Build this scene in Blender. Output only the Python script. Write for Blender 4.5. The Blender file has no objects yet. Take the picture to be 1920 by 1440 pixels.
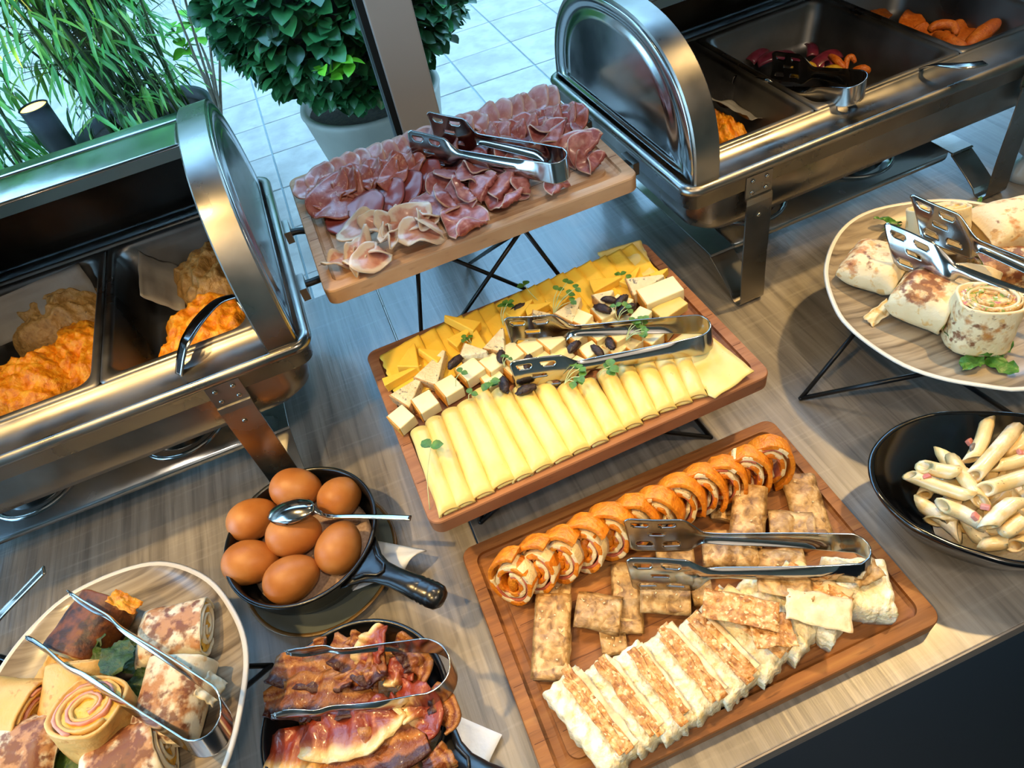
import bpy, bmesh, math, random
from math import sin, cos, pi, radians, sqrt, atan2, hypot, exp
from mathutils import Vector, Matrix, Euler, noise
random.seed(7)
SC = bpy.context.scene
COL = SC.collection
# ---------------------------------------------------------------- camera, world, lights, exposure
def aim_matrix(pitch, roll, yaw):
    cp, sp = cos(pitch), sin(pitch)
    f = Vector((sin(yaw)*cp, cos(yaw)*cp, -sp)); r = Vector((cos(yaw), -sin(yaw), 0)); u = r.cross(f)
    cr, sr = cos(roll), sin(roll)
    r2 = r*cr + u*sr; u2 = -r*sr + u*cr
    return Matrix((r2, u2, -f)).transposed()
cam = bpy.data.cameras.new('camera'); cam.sensor_width = 36; cam.lens = 36*1278.0/1920; cam.clip_start = .02
cam_ob = bpy.data.objects.new('camera', cam); COL.objects.link(cam_ob)
cam_ob.matrix_world = Matrix.Translation((0, 0, .6301)) @ aim_matrix(.8378, -.2428, .1887).to_4x4()
SC.camera = cam_ob
SC.view_settings.view_transform = 'Standard'; SC.view_settings.look = 'None'
SC.view_settings.gamma = 1; SC.view_settings.use_curve_mapping = False
SC.view_settings.exposure = 0.0
SC.cycles.max_bounces = 10; SC.cycles.transparent_max_bounces = 12; SC.cycles.caustics_reflective = False
SC.cycles.sample_clamp_indirect = 6
W = bpy.data.worlds.new('sky'); SC.world = W; W.use_nodes = True
wn = W.node_tree.nodes; wl = W.node_tree.links
bg = wn['Background']; bg.inputs['Strength'].default_value = 8.6
tc = wn.new('ShaderNodeTexCoord'); sx = wn.new('ShaderNodeSeparateXYZ'); cr_ = wn.new('ShaderNodeValToRGB')
wl.new(tc.outputs['Generated'], sx.inputs[0]); wl.new(sx.outputs['Z'], cr_.inputs[0]); wl.new(cr_.outputs[0], bg.inputs['Color'])
cr_.color_ramp.elements[0].position = 0.0; cr_.color_ramp.elements[0].color = (.46, .76, 1.0, 1)
cr_.color_ramp.elements[1].position = .7; cr_.color_ramp.elements[1].color = (.30, .60, 1.0, 1)
def spot(name, loc, target, power, color, size_deg, blend, radius):
    l = bpy.data.lights.new(name, 'SPOT'); l.energy = power; l.color = color; l.spot_size = radians(size_deg); l.spot_blend = blend; l.shadow_soft_size = radius
    o = bpy.data.objects.new(name, l); COL.objects.link(o); o.location = loc
    d = Vector(target)-Vector(loc); o.rotation_euler = d.to_track_quat('-Z', 'Y').to_euler(); return o
WARM = (1.0, .66, .27)
spot('ceiling_spot', (-.75, .52, 1.75), (-.16, .25, 0), 105, WARM, 29, .45, .035)
spot('ceiling_spot', (1.25, .55, 1.75), (.42, .17, 0), 125, WARM, 31, .45, .035)
spot('ceiling_spot', (.20, .95, 1.75), (.16, .26,   .05), 46, (1.0, .76, .46), 27, .6, .04)
spot('ceiling_spot', (-.75, -.25, 1.75), (.42, .22, 0), 55, WARM, 25, .5, .035)
spot('ceiling_spot', (.30, -.55, 1.75), (.12, .55, .1), 34, (1.0, .80, .58), 52, .8, .06)
spot('ceiling_spot', (-.42, .35, 1.75), (-.25, .66, .15), 34, WARM, 15, .5, .03)
spot('ceiling_spot', (.62, .10, 1.75), (.62, .68, .15), 40, WARM, 24, .7, .04)
spot('ceiling_spot', (-.60, -.20, 1.75), (-.30, .42, .1), 40, WARM, 26, .6, .04)
ar = bpy.data.lights.new('added_fill', 'AREA'); ar.shape = 'RECTANGLE'; ar.size = 2.4; ar.size_y = 1.2; ar.energy = 9; ar.color = (1.0, .86, .70)  # added fill light behind the camera, brightens the steel and the room
ao = bpy.data.objects.new('added_fill', ar); COL.objects.link(ao); ao.location = (.3, -1.1, 1.93)
pl = bpy.data.lights.new('side_window_portal', 'AREA'); pl.shape = 'RECTANGLE'; pl.size = 2.4; pl.size_y = 2.7; pl.cycles.is_portal = True
po = bpy.data.objects.new('side_window_portal', pl); COL.objects.link(po); po.location = (-2.72, -.2, .6); po.rotation_euler = (pi/2, 0, -pi/2)
pl = bpy.data.lights.new('window_portal', 'AREA'); pl.shape = 'RECTANGLE'; pl.size = 5.6; pl.size_y = 2.7; pl.cycles.is_portal = True
po = bpy.data.objects.new('window_portal', pl); COL.objects.link(po); po.location = (.25, 1.02, .6); po.rotation_euler = (-pi/2, 0, 0)

# ---------------------------------------------------------------- helpers
def hx(s):
    v = [int(s[i:i+2], 16)/255 for i in (0, 2, 4)]
    return tuple((c/12.92 if c <= .04045 else ((c+.055)/1.055)**2.4) for c in v) + (1,)
FS = 1.0   # texture scale factor, raised for the small food items
def ramp_node(n, stops):
    r = n.new('ShaderNodeValToRGB'); e = r.color_ramp.elements
    while len(e) < len(stops): e.new(.5)
    for k, (p, c) in enumerate(stops):
        e[k].position = p; e[k].color = hx(c) if isinstance(c, str) else ((c, c, c, 1) if not isinstance(c, tuple) else c)
    return r
def mat(name, stops, n=20, sc=(1, 1, 1), det=4, dist=0, rough=.5, metal=0, bump=0, bn=None, bsc=None, sss=0, sssr=.005, coat=0, spec=.5, layers=(), coord='Object', aniso=0, rnd=True, attr=None, trans=0, alpha=1, emit=None, hue=0):
    m = bpy.data.materials.new(name); m.use_nodes = True
    N = m.node_tree.nodes; L = m.node_tree.links; b = N['Principled BSDF']
    t = N.new('ShaderNodeTexCoord'); oi = N.new('ShaderNodeObjectInfo')
    mul = N.new('ShaderNodeMath'); mul.operation = 'MULTIPLY'; mul.inputs[1].default_value = 17.3 if rnd else 0
    L.new(oi.outputs['Random'], mul.inputs[0])
    def noise_out(scale, s, d, di):
        scale *= FS
        mp = N.new('ShaderNodeMapping'); mp.inputs['Scale'].default_value = s; L.new(t.outputs[coord], mp.inputs[0])
        x = N.new('ShaderNodeTexNoise'); x.noise_dimensions = '4D'; x.inputs['Scale'].default_value = scale; x.inputs['Detail'].default_value = d; x.inputs['Distortion'].default_value = di
        L.new(mp.outputs[0], x.inputs['Vector']); L.new(mul.outputs[0], x.inputs['W']); return x.outputs['Fac']
    def src(spec_):
        k = spec_.get('kind', 'noise')
        if k == 'attr':
            a = N.new('ShaderNodeAttribute'); a.attribute_name = spec_['a']; o = a.outputs['Fac']
            if spec_.get('wob'):
                w = noise_out(spec_.get('n', 30), spec_.get('sc', (1, 1, 1)), 3, 0); ad = N.new('ShaderNodeMath'); ad.operation = 'MULTIPLY_ADD'
                L.new(w, ad.inputs[0]); ad.inputs[1].default_value = spec_['wob']; L.new(o, ad.inputs[2]); o = ad.outputs[0]
            return o
        if k == 'voro':
            v = N.new('ShaderNodeTexVoronoi'); v.feature = spec_.get('f', 'F1'); v.inputs['Scale'].default_value = spec_['n']*FS
            mp = N.new('ShaderNodeMapping'); mp.inputs['Scale'].default_value = spec_.get('sc', (1, 1, 1)); L.new(t.outputs[coord], mp.inputs[0]); L.new(mp.outputs[0], v.inputs[0]); return v.outputs['Distance']
        if k == 'wave':
            mp = N.new('ShaderNodeMapping'); mp.inputs['Scale'].default_value = spec_.get('sc', (1, 1, 1)); L.new(t.outputs[coord], mp.inputs[0])
            w = N.new('ShaderNodeTexWave'); w.inputs['Scale'].default_value = spec_['n']; w.inputs['Distortion'].default_value = spec_.get('di', 3); w.inputs['Detail'].default_value = 3; w.inputs['Detail Scale'].default_value = spec_.get('ds', 1)
            w.bands_direction = spec_.get('dir', 'X'); L.new(mp.outputs[0], w.inputs[0]); return w.outputs['Fac']
        return noise_out(spec_.get('n', 20), spec_.get('sc', (1, 1, 1)), spec_.get('det', 4), spec_.get('di', 0))
    base = src(attr) if attr else noise_out(n, sc, det, dist)
    r = ramp_node(N, stops); L.new(base, r.inputs[0]); col = r.outputs[0]
    for ly in layers:
        o = src(ly); dv = 3.0 if ly.get('kind') == 'attr' else 1.0   # attribute sums can pass 1, the ramp cannot
        if dv != 1:
            dd_ = N.new('ShaderNodeMath'); dd_.operation = 'DIVIDE'; dd_.inputs[1].default_value = dv; L.new(o, dd_.inputs[0]); o = dd_.outputs[0]
        rr = ramp_node(N, [(ly['lo']/dv, 0.0), (ly['hi']/dv, 1.0)])
        L.new(o, rr.inputs[0]); mx = N.new('ShaderNodeMix'); mx.data_type = 'RGBA'
        f = rr.outputs[0]
        if ly.get('k', 1) != 1:
            mm = N.new('ShaderNodeMath'); mm.operation = 'MULTIPLY'; mm.inputs[1].default_value = ly['k']; L.new(f, mm.inputs[0]); f = mm.outputs[0]
        L.new(f, mx.inputs[0]); L.new(col, mx.inputs[6]); mx.inputs[7].default_value = hx(ly['c']); col = mx.outputs[2]
    if hue:
        hs = N.new('ShaderNodeHueSaturation'); mr = N.new('ShaderNodeMapRange'); L.new(oi.outputs['Random'], mr.inputs[0]); mr.inputs[3].default_value = 1-hue; mr.inputs[4].default_value = 1+hue
        L.new(mr.outputs[0], hs.inputs['Value']); L.new(col, hs.inputs['Color']); col = hs.outputs[0]
    L.new(col, b.inputs['Base Color'])
    b.inputs['Roughness'].default_value = rough; b.inputs['Metallic'].default_value = metal
    b.inputs['Specular IOR Level'].default_value = spec; b.inputs['Coat Weight'].default_value = coat; b.inputs['Coat Roughness'].default_value = .12
    if sss: b.inputs['Subsurface Weight'].default_value = sss; b.inputs['Subsurface Radius'].default_value = (1, .5, .3); b.inputs['Subsurface Scale'].default_value = sssr
    if trans: b.inputs['Transmission Weight'].default_value = trans
    if emit: b.inputs['Emission Color'].default_value = hx(emit[0]); b.inputs['Emission Strength'].default_value = emit[1]
    if bump:
        h = noise_out(bn or n*2, bsc or sc, 5, 0); bp = N.new('ShaderNodeBump'); bp.inputs['Strength'].default_value = 1; bp.inputs['Distance'].default_value = bump
        L.new(h, bp.inputs['Height']); L.new(bp.outputs[0], b.inputs['Normal'])
    return m
def mk(name, vs, fs, m=None, parent=None, smooth=True, attrs=None, loc=None, rot=None):
    me = bpy.data.meshes.new(name); me.from_pydata([tuple(v) for v in vs], [], fs)
    if smooth: me.polygons.foreach_set('use_smooth', [True]*len(me.polygons))
    if attrs:
        for k, a in attrs.items(): me.attributes.new(k, 'FLOAT', 'POINT').data.foreach_set('value', a)
    if m: me.materials.append(m)
    me.update()
    o = bpy.data.objects.new(name, me); COL.objects.link(o)
    if parent: o.parent = parent
    if loc: o.location = loc
    if rot: o.rotation_euler = rot
    return o
def fixn(o):
    b = bmesh.new(); b.from_mesh(o.data); bmesh.ops.recalc_face_normals(b, faces=b.faces); b.to_mesh(o.data); b.free(); return o
def root(name, loc=(0, 0, 0), rot=(0, 0, 0)):
    o = bpy.data.objects.new(name, None); COL.objects.link(o); o.location = loc; o.rotation_euler = rot; o.empty_display_size = .01; return o
def tag(o, label, cat, group=None, kind=None):
    o['label'] = label; o['category'] = cat
    if group: o['group'] = group
    if kind: o['kind'] = kind
    return o
def copy_tree(o, parent=None, loc=None, rot=None, scale=None):
    c = o.copy(); COL.objects.link(c); c.parent = parent
    if loc is not None: c.location = loc
    if rot is not None: c.rotation_euler = rot
    if scale is not None: c.scale = scale
    for ch in list(o.children): copy_tree(ch, c)
    return c
ORD = 'first second third fourth fifth sixth seventh eighth ninth tenth eleventh twelfth thirteenth fourteenth fifteenth sixteenth seventeenth eighteenth nineteenth twentieth'.split()
def orde(i): return ORD[i] if i < 20 else 'twenty-' + ORD[i-20]
def mod(o, kind, **k):
    m = o.modifiers.new(kind.lower(), kind)
    for a, v in k.items(): setattr(m, a, v)
    return m
def solid(o, t, off=0): return mod(o, 'SOLIDIFY', thickness=t, offset=off)
def bev(o, w, s=2): return mod(o, 'BEVEL', width=w, segments=s, limit_method='ANGLE')
def loft(rings, close=True, cap0=True, cap1=True):
    vs = []; fs = []; n = len(rings[0])
    for r in rings: vs += list(r)
    for i in range(len(rings)-1):
        for j in range(n if close else n-1):
            a = i*n+j; b = i*n+(j+1) % n; fs.append((a, b, b+n, a+n))
    if cap0: fs.append(tuple(range(n-1, -1, -1)))
    if cap1: fs.append(tuple(range((len(rings)-1)*n, len(rings)*n)))
    return vs, fs
def rrect(x0, x1, y0, y1, r, z, k=6):
    r = max(min(r, (x1-x0)/2-1e-4, (y1-y0)/2-1e-4), 1e-4); p = []
    for cx, cy, a0 in ((x1-r, y1-r, 0), (x0+r, y1-r, 90), (x0+r, y0+r, 180), (x1-r, y0+r, 270)):
        for i in range(k+1):
            a = radians(a0+90*i/k); p.append((cx+r*cos(a), cy+r*sin(a), z))
    return p
def lathe(prof, n=48, f=None, center=(0, 0)):
    rings = []
    for r, z in prof:
        ring = []
        for i in range(n):
            a = 2*pi*i/n; q = f(a) if f else 1
            ring.append((center[0]+r*q*cos(a), center[1]+r*q*sin(a), z))
        rings.append(ring)
    return rings
def frames(pts):
    P = [Vector(p) for p in pts]; T = []
    for i in range(len(P)):
        d = P[min(i+1, len(P)-1)]-P[max(i-1, 0)]; T.append(d.normalized() if d.length > 1e-9 else Vector((0, 0, 1)))
    up = Vector((0, 0, 1)) if abs(T[0].z) < .9 else Vector((1, 0, 0)); N = []
    for t in T:
        up = (up - t*up.dot(t)); up.normalize(); N.append(up.copy())
    return P, T, N
def tube(pts, r, n=10, caps=True, sq=1):
    P, T, N = frames(pts); rings = []
    for i, p in enumerate(P):
        rr = r[i] if isinstance(r, (list, tuple)) else r; b = T[i].cross(N[i])
        rings.append([tuple(p + (N[i]*cos(2*pi*j/n)*sq + b*sin(2*pi*j/n))*rr) for j in range(n)])
    return loft(rings, True, caps, caps)
def join(*parts):
    vs = []; fs = []
    for v, f in parts:
        o = len(vs); vs += list(v); fs += [tuple(i+o for i in q) for q in f]
    return vs, fs
def box(x0, x1, y0, y1, z0, z1):
    v = [(x, y, z) for z in (z0, z1) for y in (y0, y1) for x in (x0, x1)]
    return v, [(0, 2, 3, 1), (4, 5, 7, 6), (0, 1, 5, 4), (2, 6, 7, 3), (0, 4, 6, 2), (1, 3, 7, 5)]
def spline(pts, per=6, closed=False):
    P = [Vector(p) for p in pts]; out = []; n = len(P)
    rng = range(n if closed else n-1)
    for i in rng:
        if closed: a, b, c, d = P[(i-1) % n], P[i], P[(i+1) % n], P[(i+2) % n]
        else: a, b, c, d = P[max(i-1, 0)], P[i], P[i+1], P[min(i+2, n-1)]
        for k in range(per):
            t = k/per; out.append(.5*((2*b)+(c-a)*t+(2*a-5*b+4*c-d)*t*t+(3*b-a-3*c+d)*t**3))
    if not closed: out.append(P[-1].copy())
    return out
def nz(x, y=0, z=0, s=1): return noise.noise(Vector((x*s, y*s, z*s)))
def fbm(p, o=4): return noise.fractal(Vector(p), 1.0, 2.0, o)
def grid(nu, nv, f, wrap=False):
    vs = [f(i/(nu-1), j/(nv-1)) for i in range(nu) for j in range(nv)]
    fs = [(i*nv+j, (i+1)*nv+j, (i+1)*nv+j+1, i*nv+j+1) for i in range(nu-1) for j in range(nv-1)]
    return vs, fs

# ---------------------------------------------------------------- materials
M = {}
M['floor_dark'] = mat('dark_floor', [(.3, '030406'), (.7, '07080c')], n=6, rough=.6)
M['wall'] = mat('wall_paint', [(.3, '948a7e'), (.7, 'a0968a')], n=4, rough=.8)
M['ceil'] = mat('ceiling_paint', [(.3, 'a09a90'), (.7, 'aaa498')], n=3, rough=.9)
M['tile'] = mat('paving_tile', [(.38, '8f857c'), (.62, 'a0968c')], n=9, rough=.55, bump=.001, bn=60, hue=.04, layers=[dict(n=22, det=6, lo=.5, hi=.7, c='80776e', k=.5)])
M['grout'] = mat('grout', [(.3, '6f7876'), (.7, '7c8684')], n=30, rough=.8)
M['frame'] = mat('window_frame_paint', [(.3, 'b4aaa2'), (.7, 'beb4ac')], n=5, rough=.5)
M['gasket'] = mat('gasket', [(0, '0a0d0e'), (1, '101416')], rough=.5)
M['oak'] = mat('laminate_oak', [(.25, '58524c'), (.5, '847d74'), (.75, 'a19a90')], n=9, sc=(9, .55, 1), det=9, dist=.6, rough=.36, spec=.8, coat=.25, rnd=False, bump=.0003, bn=34, bsc=(9, .5, 1),
   layers=[dict(n=26, sc=(10, .35, 1), det=6, lo=.56, hi=.74, c='403a35', k=.6), dict(n=20, sc=(.5, 9, 1), det=5, lo=.55, hi=.75, c='b8b2a8', k=.3), dict(n=2.3, sc=(2, .6, 1), det=2, lo=.4, hi=.7, c='7a736b', k=.4)])
M['edge'] = mat('table_edge_band', [(.3, '7d7064'), (.7, '94877a')], n=14, sc=(.4, 4, 9), rough=.45)
def board_mat(name, a, b, c, k):
    return mat(name, [(.25, a), (.55, b), (.8, c)], n=9, sc=(.9, 12, 3), det=7, dist=.8, rough=.55, spec=.3, bump=.0003, bn=60, bsc=(.6, 9, 2), layers=[dict(n=60, sc=(.6, 8, 2), det=4, lo=.6, hi=.72, c=k, k=.6)])
M['beech'] = board_mat('beech_wood', 'b88c68', 'd0a984', 'dcb894', '9a7252')
M['beech2'] = board_mat('red_beech_wood', '7c5036', '9a6a4a', 'ab7a58', '5f3b28')
M['beech3'] = board_mat('oiled_beech_wood', '694022', '8d5c33', 'a87844', '3e200d')
M['seam'] = mat('glue_joint', [(0, '5a331b'), (1, '5a331b')], rough=.8)
M['wire'] = mat('black_wire', [(0, '08090b'), (1, '101114')], rough=.35)
def steel(name, rough, a='9a9a98', b='b4b4b2', bump=0, sc=(1, 1, 1), n=8, smear=None, k=.3):
    m = mat(name, [(.3, a), (.7, b)], n=n, sc=sc, rough=rough, metal=1, bump=bump, bn=300, bsc=sc, layers=([dict(n=14, det=5, lo=.5, hi=.72, c=smear, k=k)] if smear else []), rnd=True)
    N = m.node_tree.nodes; L = m.node_tree.links; t = N.new('ShaderNodeTexNoise'); t.inputs['Scale'].default_value = 11; t.inputs['Detail'].default_value = 5
    c = N.new('ShaderNodeTexCoord'); L.new(c.outputs['Object'], t.inputs[0]); mr = N.new('ShaderNodeMapRange'); L.new(t.outputs[0], mr.inputs[0])
    mr.inputs[1].default_value = .35; mr.inputs[2].default_value = .7; mr.inputs[3].default_value = rough*.7; mr.inputs[4].default_value = rough*1.6+.02; L.new(mr.outputs[0], N['Principled BSDF'].inputs['Roughness'])
    return m
M['steel'] = steel('polished_steel', .16, 'a4a29e', 'bcbab6', smear='6f665a')
M['mirror'] = steel('mirror_steel', .17, 'b8bcc0', 'c8ccd0', smear='9a9ea4', k=.3)
M['brushed'] = steel('worn_steel', .30, '8a8680', 'a29e97', smear='5e5348', k=.45)
M['inner'] = steel('pan_steel', .34, '7d7a76', '928f8a', smear='4e463e', k=.4)
M['lid_in'] = steel('lid_steel', .45, '6a625c', '7a716a', smear='3e3631', k=.4)
M['tong'] = steel('tong_steel', .12, 'a8a5a2', 'bcb9b6')
M['black_glaze'] = mat('black_glaze', [(0, '050506'), (1, '0a0a0c')], rough=.12, coat=.6)
M['black_iron'] = mat('black_cast_ceramic', [(.3, '08090b'), (.7, '101216')], n=30, rough=.28, coat=.2, bump=.0002, bn=200)
M['saucer'] = mat('grey_glaze', [(.3, '59605c'), (.7, '6a716c')], n=12, rough=.2, coat=.3)
M['saucer_rim'] = mat('brown_rim_glaze', [(.3, '5a4326'), (.7, '7c6034')], n=30, rough=.25)
M['rim_white'] = mat('white_glaze_rim', [(.3, 'c9c1b2'), (.7, 'd8d0c2')], n=8, rough=.3)
M['plate_in'] = mat('wood_print_glaze', [(.36, '5f5244'), (.5, '93846f'), (.64, 'aa9c86')], n=6, sc=(1.0, 13, 1), det=6, dist=1.2, rough=.28, coat=.25, layers=[dict(n=10, sc=(.8, 22, 1), det=5, lo=.56, hi=.7, c='55493c', k=.6)])
M['napkin'] = mat('paper_napkin', [(.3, 'dfe4ea'), (.7, 'e9edf2')], n=20, rough=.85, bump=.0004, bn=260)
M['liner'] = mat('baking_paper', [(.3, '8d8a84'), (.7, 'a09c95')], n=20, rough=.7, bump=.0006, bn=90)
FS = 3.2
M['egg'] = mat('brown_eggshell', [(.25, 'ae6a30'), (.5, 'bf7a3c'), (.7, 'ca8a4c')], n=14, det=3, rough=.42, bump=.00012, bn=500, hue=.06)
M['salt'] = mat('salt_bed', [(.3, 'a88a76'), (.7, 'c9ad98')], n=120, rough=.9, bump=.0006, bn=500)
M['cheese_flat'] = mat('yellow_cheese', [(.3, 'e8bc3c'), (.7, 'f0c850')], n=9, rough=.45, sss=.25, sssr=.006, bump=.0003, bn=90)
M['cheese_pale'] = mat('pale_cheese', [(.3, 'e0c470'), (.7, 'e8d088')], n=8, rough=.35, sss=.3, sssr=.007, bump=.0003, bn=30, hue=.03, layers=[dict(n=120, det=1, lo=.74, hi=.77, c='b88a3a', k=.7)])
M['cheese_cube'] = mat('smoked_cheese', [(.3, 'e6dcae'), (.7, 'efe6c0')], n=10, rough=.4, sss=.3, sssr=.006)
M['rind'] = mat('orange_rind', [(.3, 'c8842e'), (.7, 'dba048')], n=40, rough=.5)
M['blue'] = mat('blue_cheese', [(.3, 'dccba2'), (.7, 'ece0bf')], n=30, rough=.6, sss=.15, bump=.0015, bn=120, layers=[dict(n=75, det=3, lo=.60, hi=.68, c='4a5560', k=.85), dict(n=20, lo=.55, hi=.7, c='c8a468', k=.4)])
M['blue_rind'] = mat('blue_cheese_rind', [(.3, 'b0824e'), (.7, 'cda470')], n=60, rough=.8, bump=.001, bn=150, layers=[dict(n=60, lo=.55, hi=.6, c='4d4a44', k=.7)])
M['raisin'] = mat('raisin', [(.3, '140a08'), (.7, '32191a')], n=90, rough=.45, bump=.0012, bn=160)
M['sprout'] = mat('sprout_leaf', [(.3, '35601c'), (.7, '57862e')], n=60, rough=.5, sss=.1)
M['stem'] = mat('sprout_stem', [(0, 'a8b878'), (1, 'c8d0a0')], rough=.5)
M['roll_egg'] = mat('omelette_sheet', [(.25, 'b8600c'), (.55, 'd98218'), (.8, 'e69a2c')], n=50, det=5, rough=.4, bump=.0016, bn=110, sss=.15)
M['roll_cream'] = mat('cream_filling', [(.3, 'dcc493'), (.7, 'ecdbb0')], n=60, rough=.5, bump=.001, bn=160, layers=[dict(n=130, lo=.64, hi=.68, c='5a4024', k=.8)])
M['roll_ham'] = mat('ham_layer', [(.3, 'a3503c'), (.7, 'bf7058')], n=60, rough=.4)
M['filo'] = mat('baked_filo', [(.35, '6a4a26'), (.5, 'a27c48'), (.65, 'c6a674')], n=34, det=6, dist=.6, rough=.45, bump=.0016, bn=70, hue=.12, layers=[dict(n=18, lo=.52, hi=.68, c='d8b47c', k=.5), dict(n=40, det=4, lo=.60, hi=.72, c='6b451c', k=.6)])
M['filo_pale'] = mat('pale_filo', [(.25, 'c2a173'), (.5, 'dac094'), (.75, 'e8d6b0')], n=20, det=5, rough=.5, bump=.0012, bn=70, hue=.06, layers=[dict(n=25, lo=.58, hi=.7, c='b07a3c', k=.5)])
M['crust'] = mat('crisp_crust', [(.34, '8a5420'), (.5, 'bc8444'), (.66, 'd8b078')], n=60, det=6, dist=.4, rough=.5, bump=.002, bn=100, hue=.1, layers=[dict(n=14, lo=.55, hi=.7, c='94581c', k=.6), dict(n=90, det=1, lo=.62, hi=.66, c='e6c894', k=.7)])
M['pie'] = mat('pie_filling', [(.35, 'd8c89c'), (.5, 'e8dcb8'), (.65, 'f0e8d0')], n=40, det=5, rough=.5, bump=.003, bn=70, sss=.2, layers=[dict(n=22, sc=(1, 1, 3), lo=.56, hi=.72, c='e0bd50', k=.5), dict(n=70, det=2, lo=.70, hi=.73, c='b88840', k=.6)])
M['ham_pale'] = mat('pale_ham', [(.36, 'c88884'), (.62, 'dcaaa8')], n=16, dist=1.5, rough=.33, coat=.15, sss=.2, hue=.08, layers=[dict(n=26, di=2, det=3, lo=.55, hi=.68, c='e3c4bc', k=.6), dict(kind='attr', a='e', wob=.15, n=40, lo=.9, hi=1.0, c='dcb8a8', k=.6)])
M['ham_coppa'] = mat('coppa', [(.36, 'ab5c52'), (.6, 'c67c72')], n=20, dist=2, rough=.35, coat=.15, sss=.15, hue=.1, layers=[dict(n=28, di=2.5, det=3, lo=.57, hi=.64, c='dfb6a2', k=.7), dict(kind='attr', a='e', wob=.1, n=50, lo=1.02, hi=1.06, c='a0602c', k=.8)])
M['ham_dark'] = mat('smoked_ham', [(.36, '9a443c'), (.62, 'b45e56')], n=10, rough=.35, coat=.15, sss=.15, hue=.08, layers=[dict(kind='attr', a='e', wob=.06, n=50, lo=1.0, hi=1.03, c='55201a', k=.9), dict(n=70, di=3, det=2, lo=.70, hi=.73, c='dca898', k=.6)])
M['ham_pro'] = mat('prosciutto', [(.38, 'a2524a'), (.62, 'c88078')], n=26, dist=1.5, rough=.33, coat=.15, sss=.2, hue=.08, layers=[dict(n=14, di=3, det=2, lo=.485, hi=.5, c='d39a88', k=.0), dict(n=90, lo=.62, hi=.7, c='cf948a', k=.5), dict(kind='attr', a='e', wob=.1, n=30, lo=1.0, hi=1.04, c='e8c4a8', k=.8)])
M['ham_fat'] = mat('fatty_prosciutto', [(.3, 'c4806c'), (.6, 'dca890')], n=14, dist=2, rough=.33, coat=.15, sss=.25, hue=.05, layers=[dict(kind='attr', a='e', wob=.7, n=22, lo=1.0, hi=1.12, c='ecd6c0', k=.95)])
M['bacon'] = mat('fried_bacon', [(.05, '36140a'), (.18, '8a5020'), (.32, 'b07434'), (.45, '74300f'), (.6, 'b4783a'), (.7, '7c3a16'), (.9, '965624'), (1, '42190a')], attr=dict(kind='attr', a='v', wob=.5, n=26, sc=(1, 1, 1)), rough=.38, coat=.15, bump=.0014, bn=130, hue=.12, layers=[dict(n=40, lo=.6, hi=.7, c='3c0f08', k=.55)])
M['bacon_red'] = mat('soft_bacon', [(.08, '7e3018'), (.4, '8e3a24'), (.6, '7e2c18'), (.8, 'a05830'), (.92, 'd4a868'), (1, 'e0c084')], attr=dict(kind='attr', a='v', wob=.25, n=26), rough=.32, coat=.25, bump=.001, bn=110, hue=.08, layers=[dict(n=34, sc=(.5, 1, 1), lo=.62, hi=.7, c='d08058', k=.6)])
def tort(name, a, b, c, lo=.52, k=.9):
    return mat(name, [(.3, a), (.7, b)], n=12, det=4, rough=.5, bump=.0007, bn=90, sss=.1, layers=[dict(n=30, det=5, di=.5, lo=lo+.05, hi=lo+.12, c=c, k=k*.8), dict(kind='attr', a='char', wob=2.4, n=26, lo=1.70, hi=2.0, c='ae6a26', k=.85), dict(kind='attr', a='char', wob=2.4, n=44, lo=1.80, hi=2.1, c='6e3410', k=.9), dict(kind='attr', a='char', wob=2.0, n=30, lo=2.1, hi=2.45, c='2a130c', k=.95)])
M['tortilla'] = tort('griddled_tortilla', 'd9c8a4', 'e6d8ba', 'c69a58', .58)
M['crepe'] = tort('yellow_crepe', 'cf9f52', 'ddb56c', 'b87a30', .55)
M['wrap'] = tort('wheat_wrap', 'd6bf92', 'e4d2aa', 'cf9a48', .52)
M['wrap_in'] = mat('wrap_filling', [(.25, 'a8652c'), (.5, 'd8ae6c'), (.75, 'e8d4a4')], n=90, det=4, rough=.5, bump=.002, bn=120, layers=[dict(n=55, det=2, lo=.56, hi=.6, c='7c9a3c', k=.9), dict(n=48, det=2, lo=.60, hi=.64, c='b85a6a', k=.85), dict(n=60, det=2, lo=.61, hi=.65, c='f0e8d8', k=.8)])
M['ham_in'] = mat('pink_ham_filling', [(.3, 'cf8068'), (.7, 'e0a088')], n=40, rough=.45)
M['egg_in'] = mat('egg_filling', [(.3, 'd8a030'), (.7, 'ecc058')], n=50, rough=.5, bump=.001, bn=100)
M['spinach'] = mat('spinach_leaf', [(.3, '1c300c'), (.7, '3c5a1c')], n=60, rough=.5, bump=.0015, bn=80, hue=.15)
M['rocket'] = mat('rocket_leaf', [(.3, '2b5a1c'), (.7, '47802c')], n=60, rough=.4, bump=.001, bn=80)
M['scramble'] = mat('scrambled_egg', [(.35, 'd87808'), (.5, 'f09818'), (.65, 'fbb438')], n=40, det=5, dist=.5, rough=.38, bump=.002, bn=90, sss=.15, layers=[dict(n=55, det=2, lo=.70, hi=.74, c='a84c08', k=.6)])
M['scramble_dull'] = mat('creamy_egg', [(.25, '8a6430'), (.5, 'b38a4c'), (.75, 'c9a468')], n=45, det=5, dist=.8, rough=.45, bump=.002, bn=90, layers=[dict(n=60, lo=.66, hi=.7, c='5e3c1c', k=.7)])
M['sausage'] = mat('fried_sausage', [(.25, 'b04c10'), (.5, 'd06a1c'), (.8, 'e08a38')], n=70, det=5, rough=.4, bump=.001, bn=160, layers=[dict(n=120, lo=.62, hi=.68, c='6c2808', k=.6)])
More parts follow.
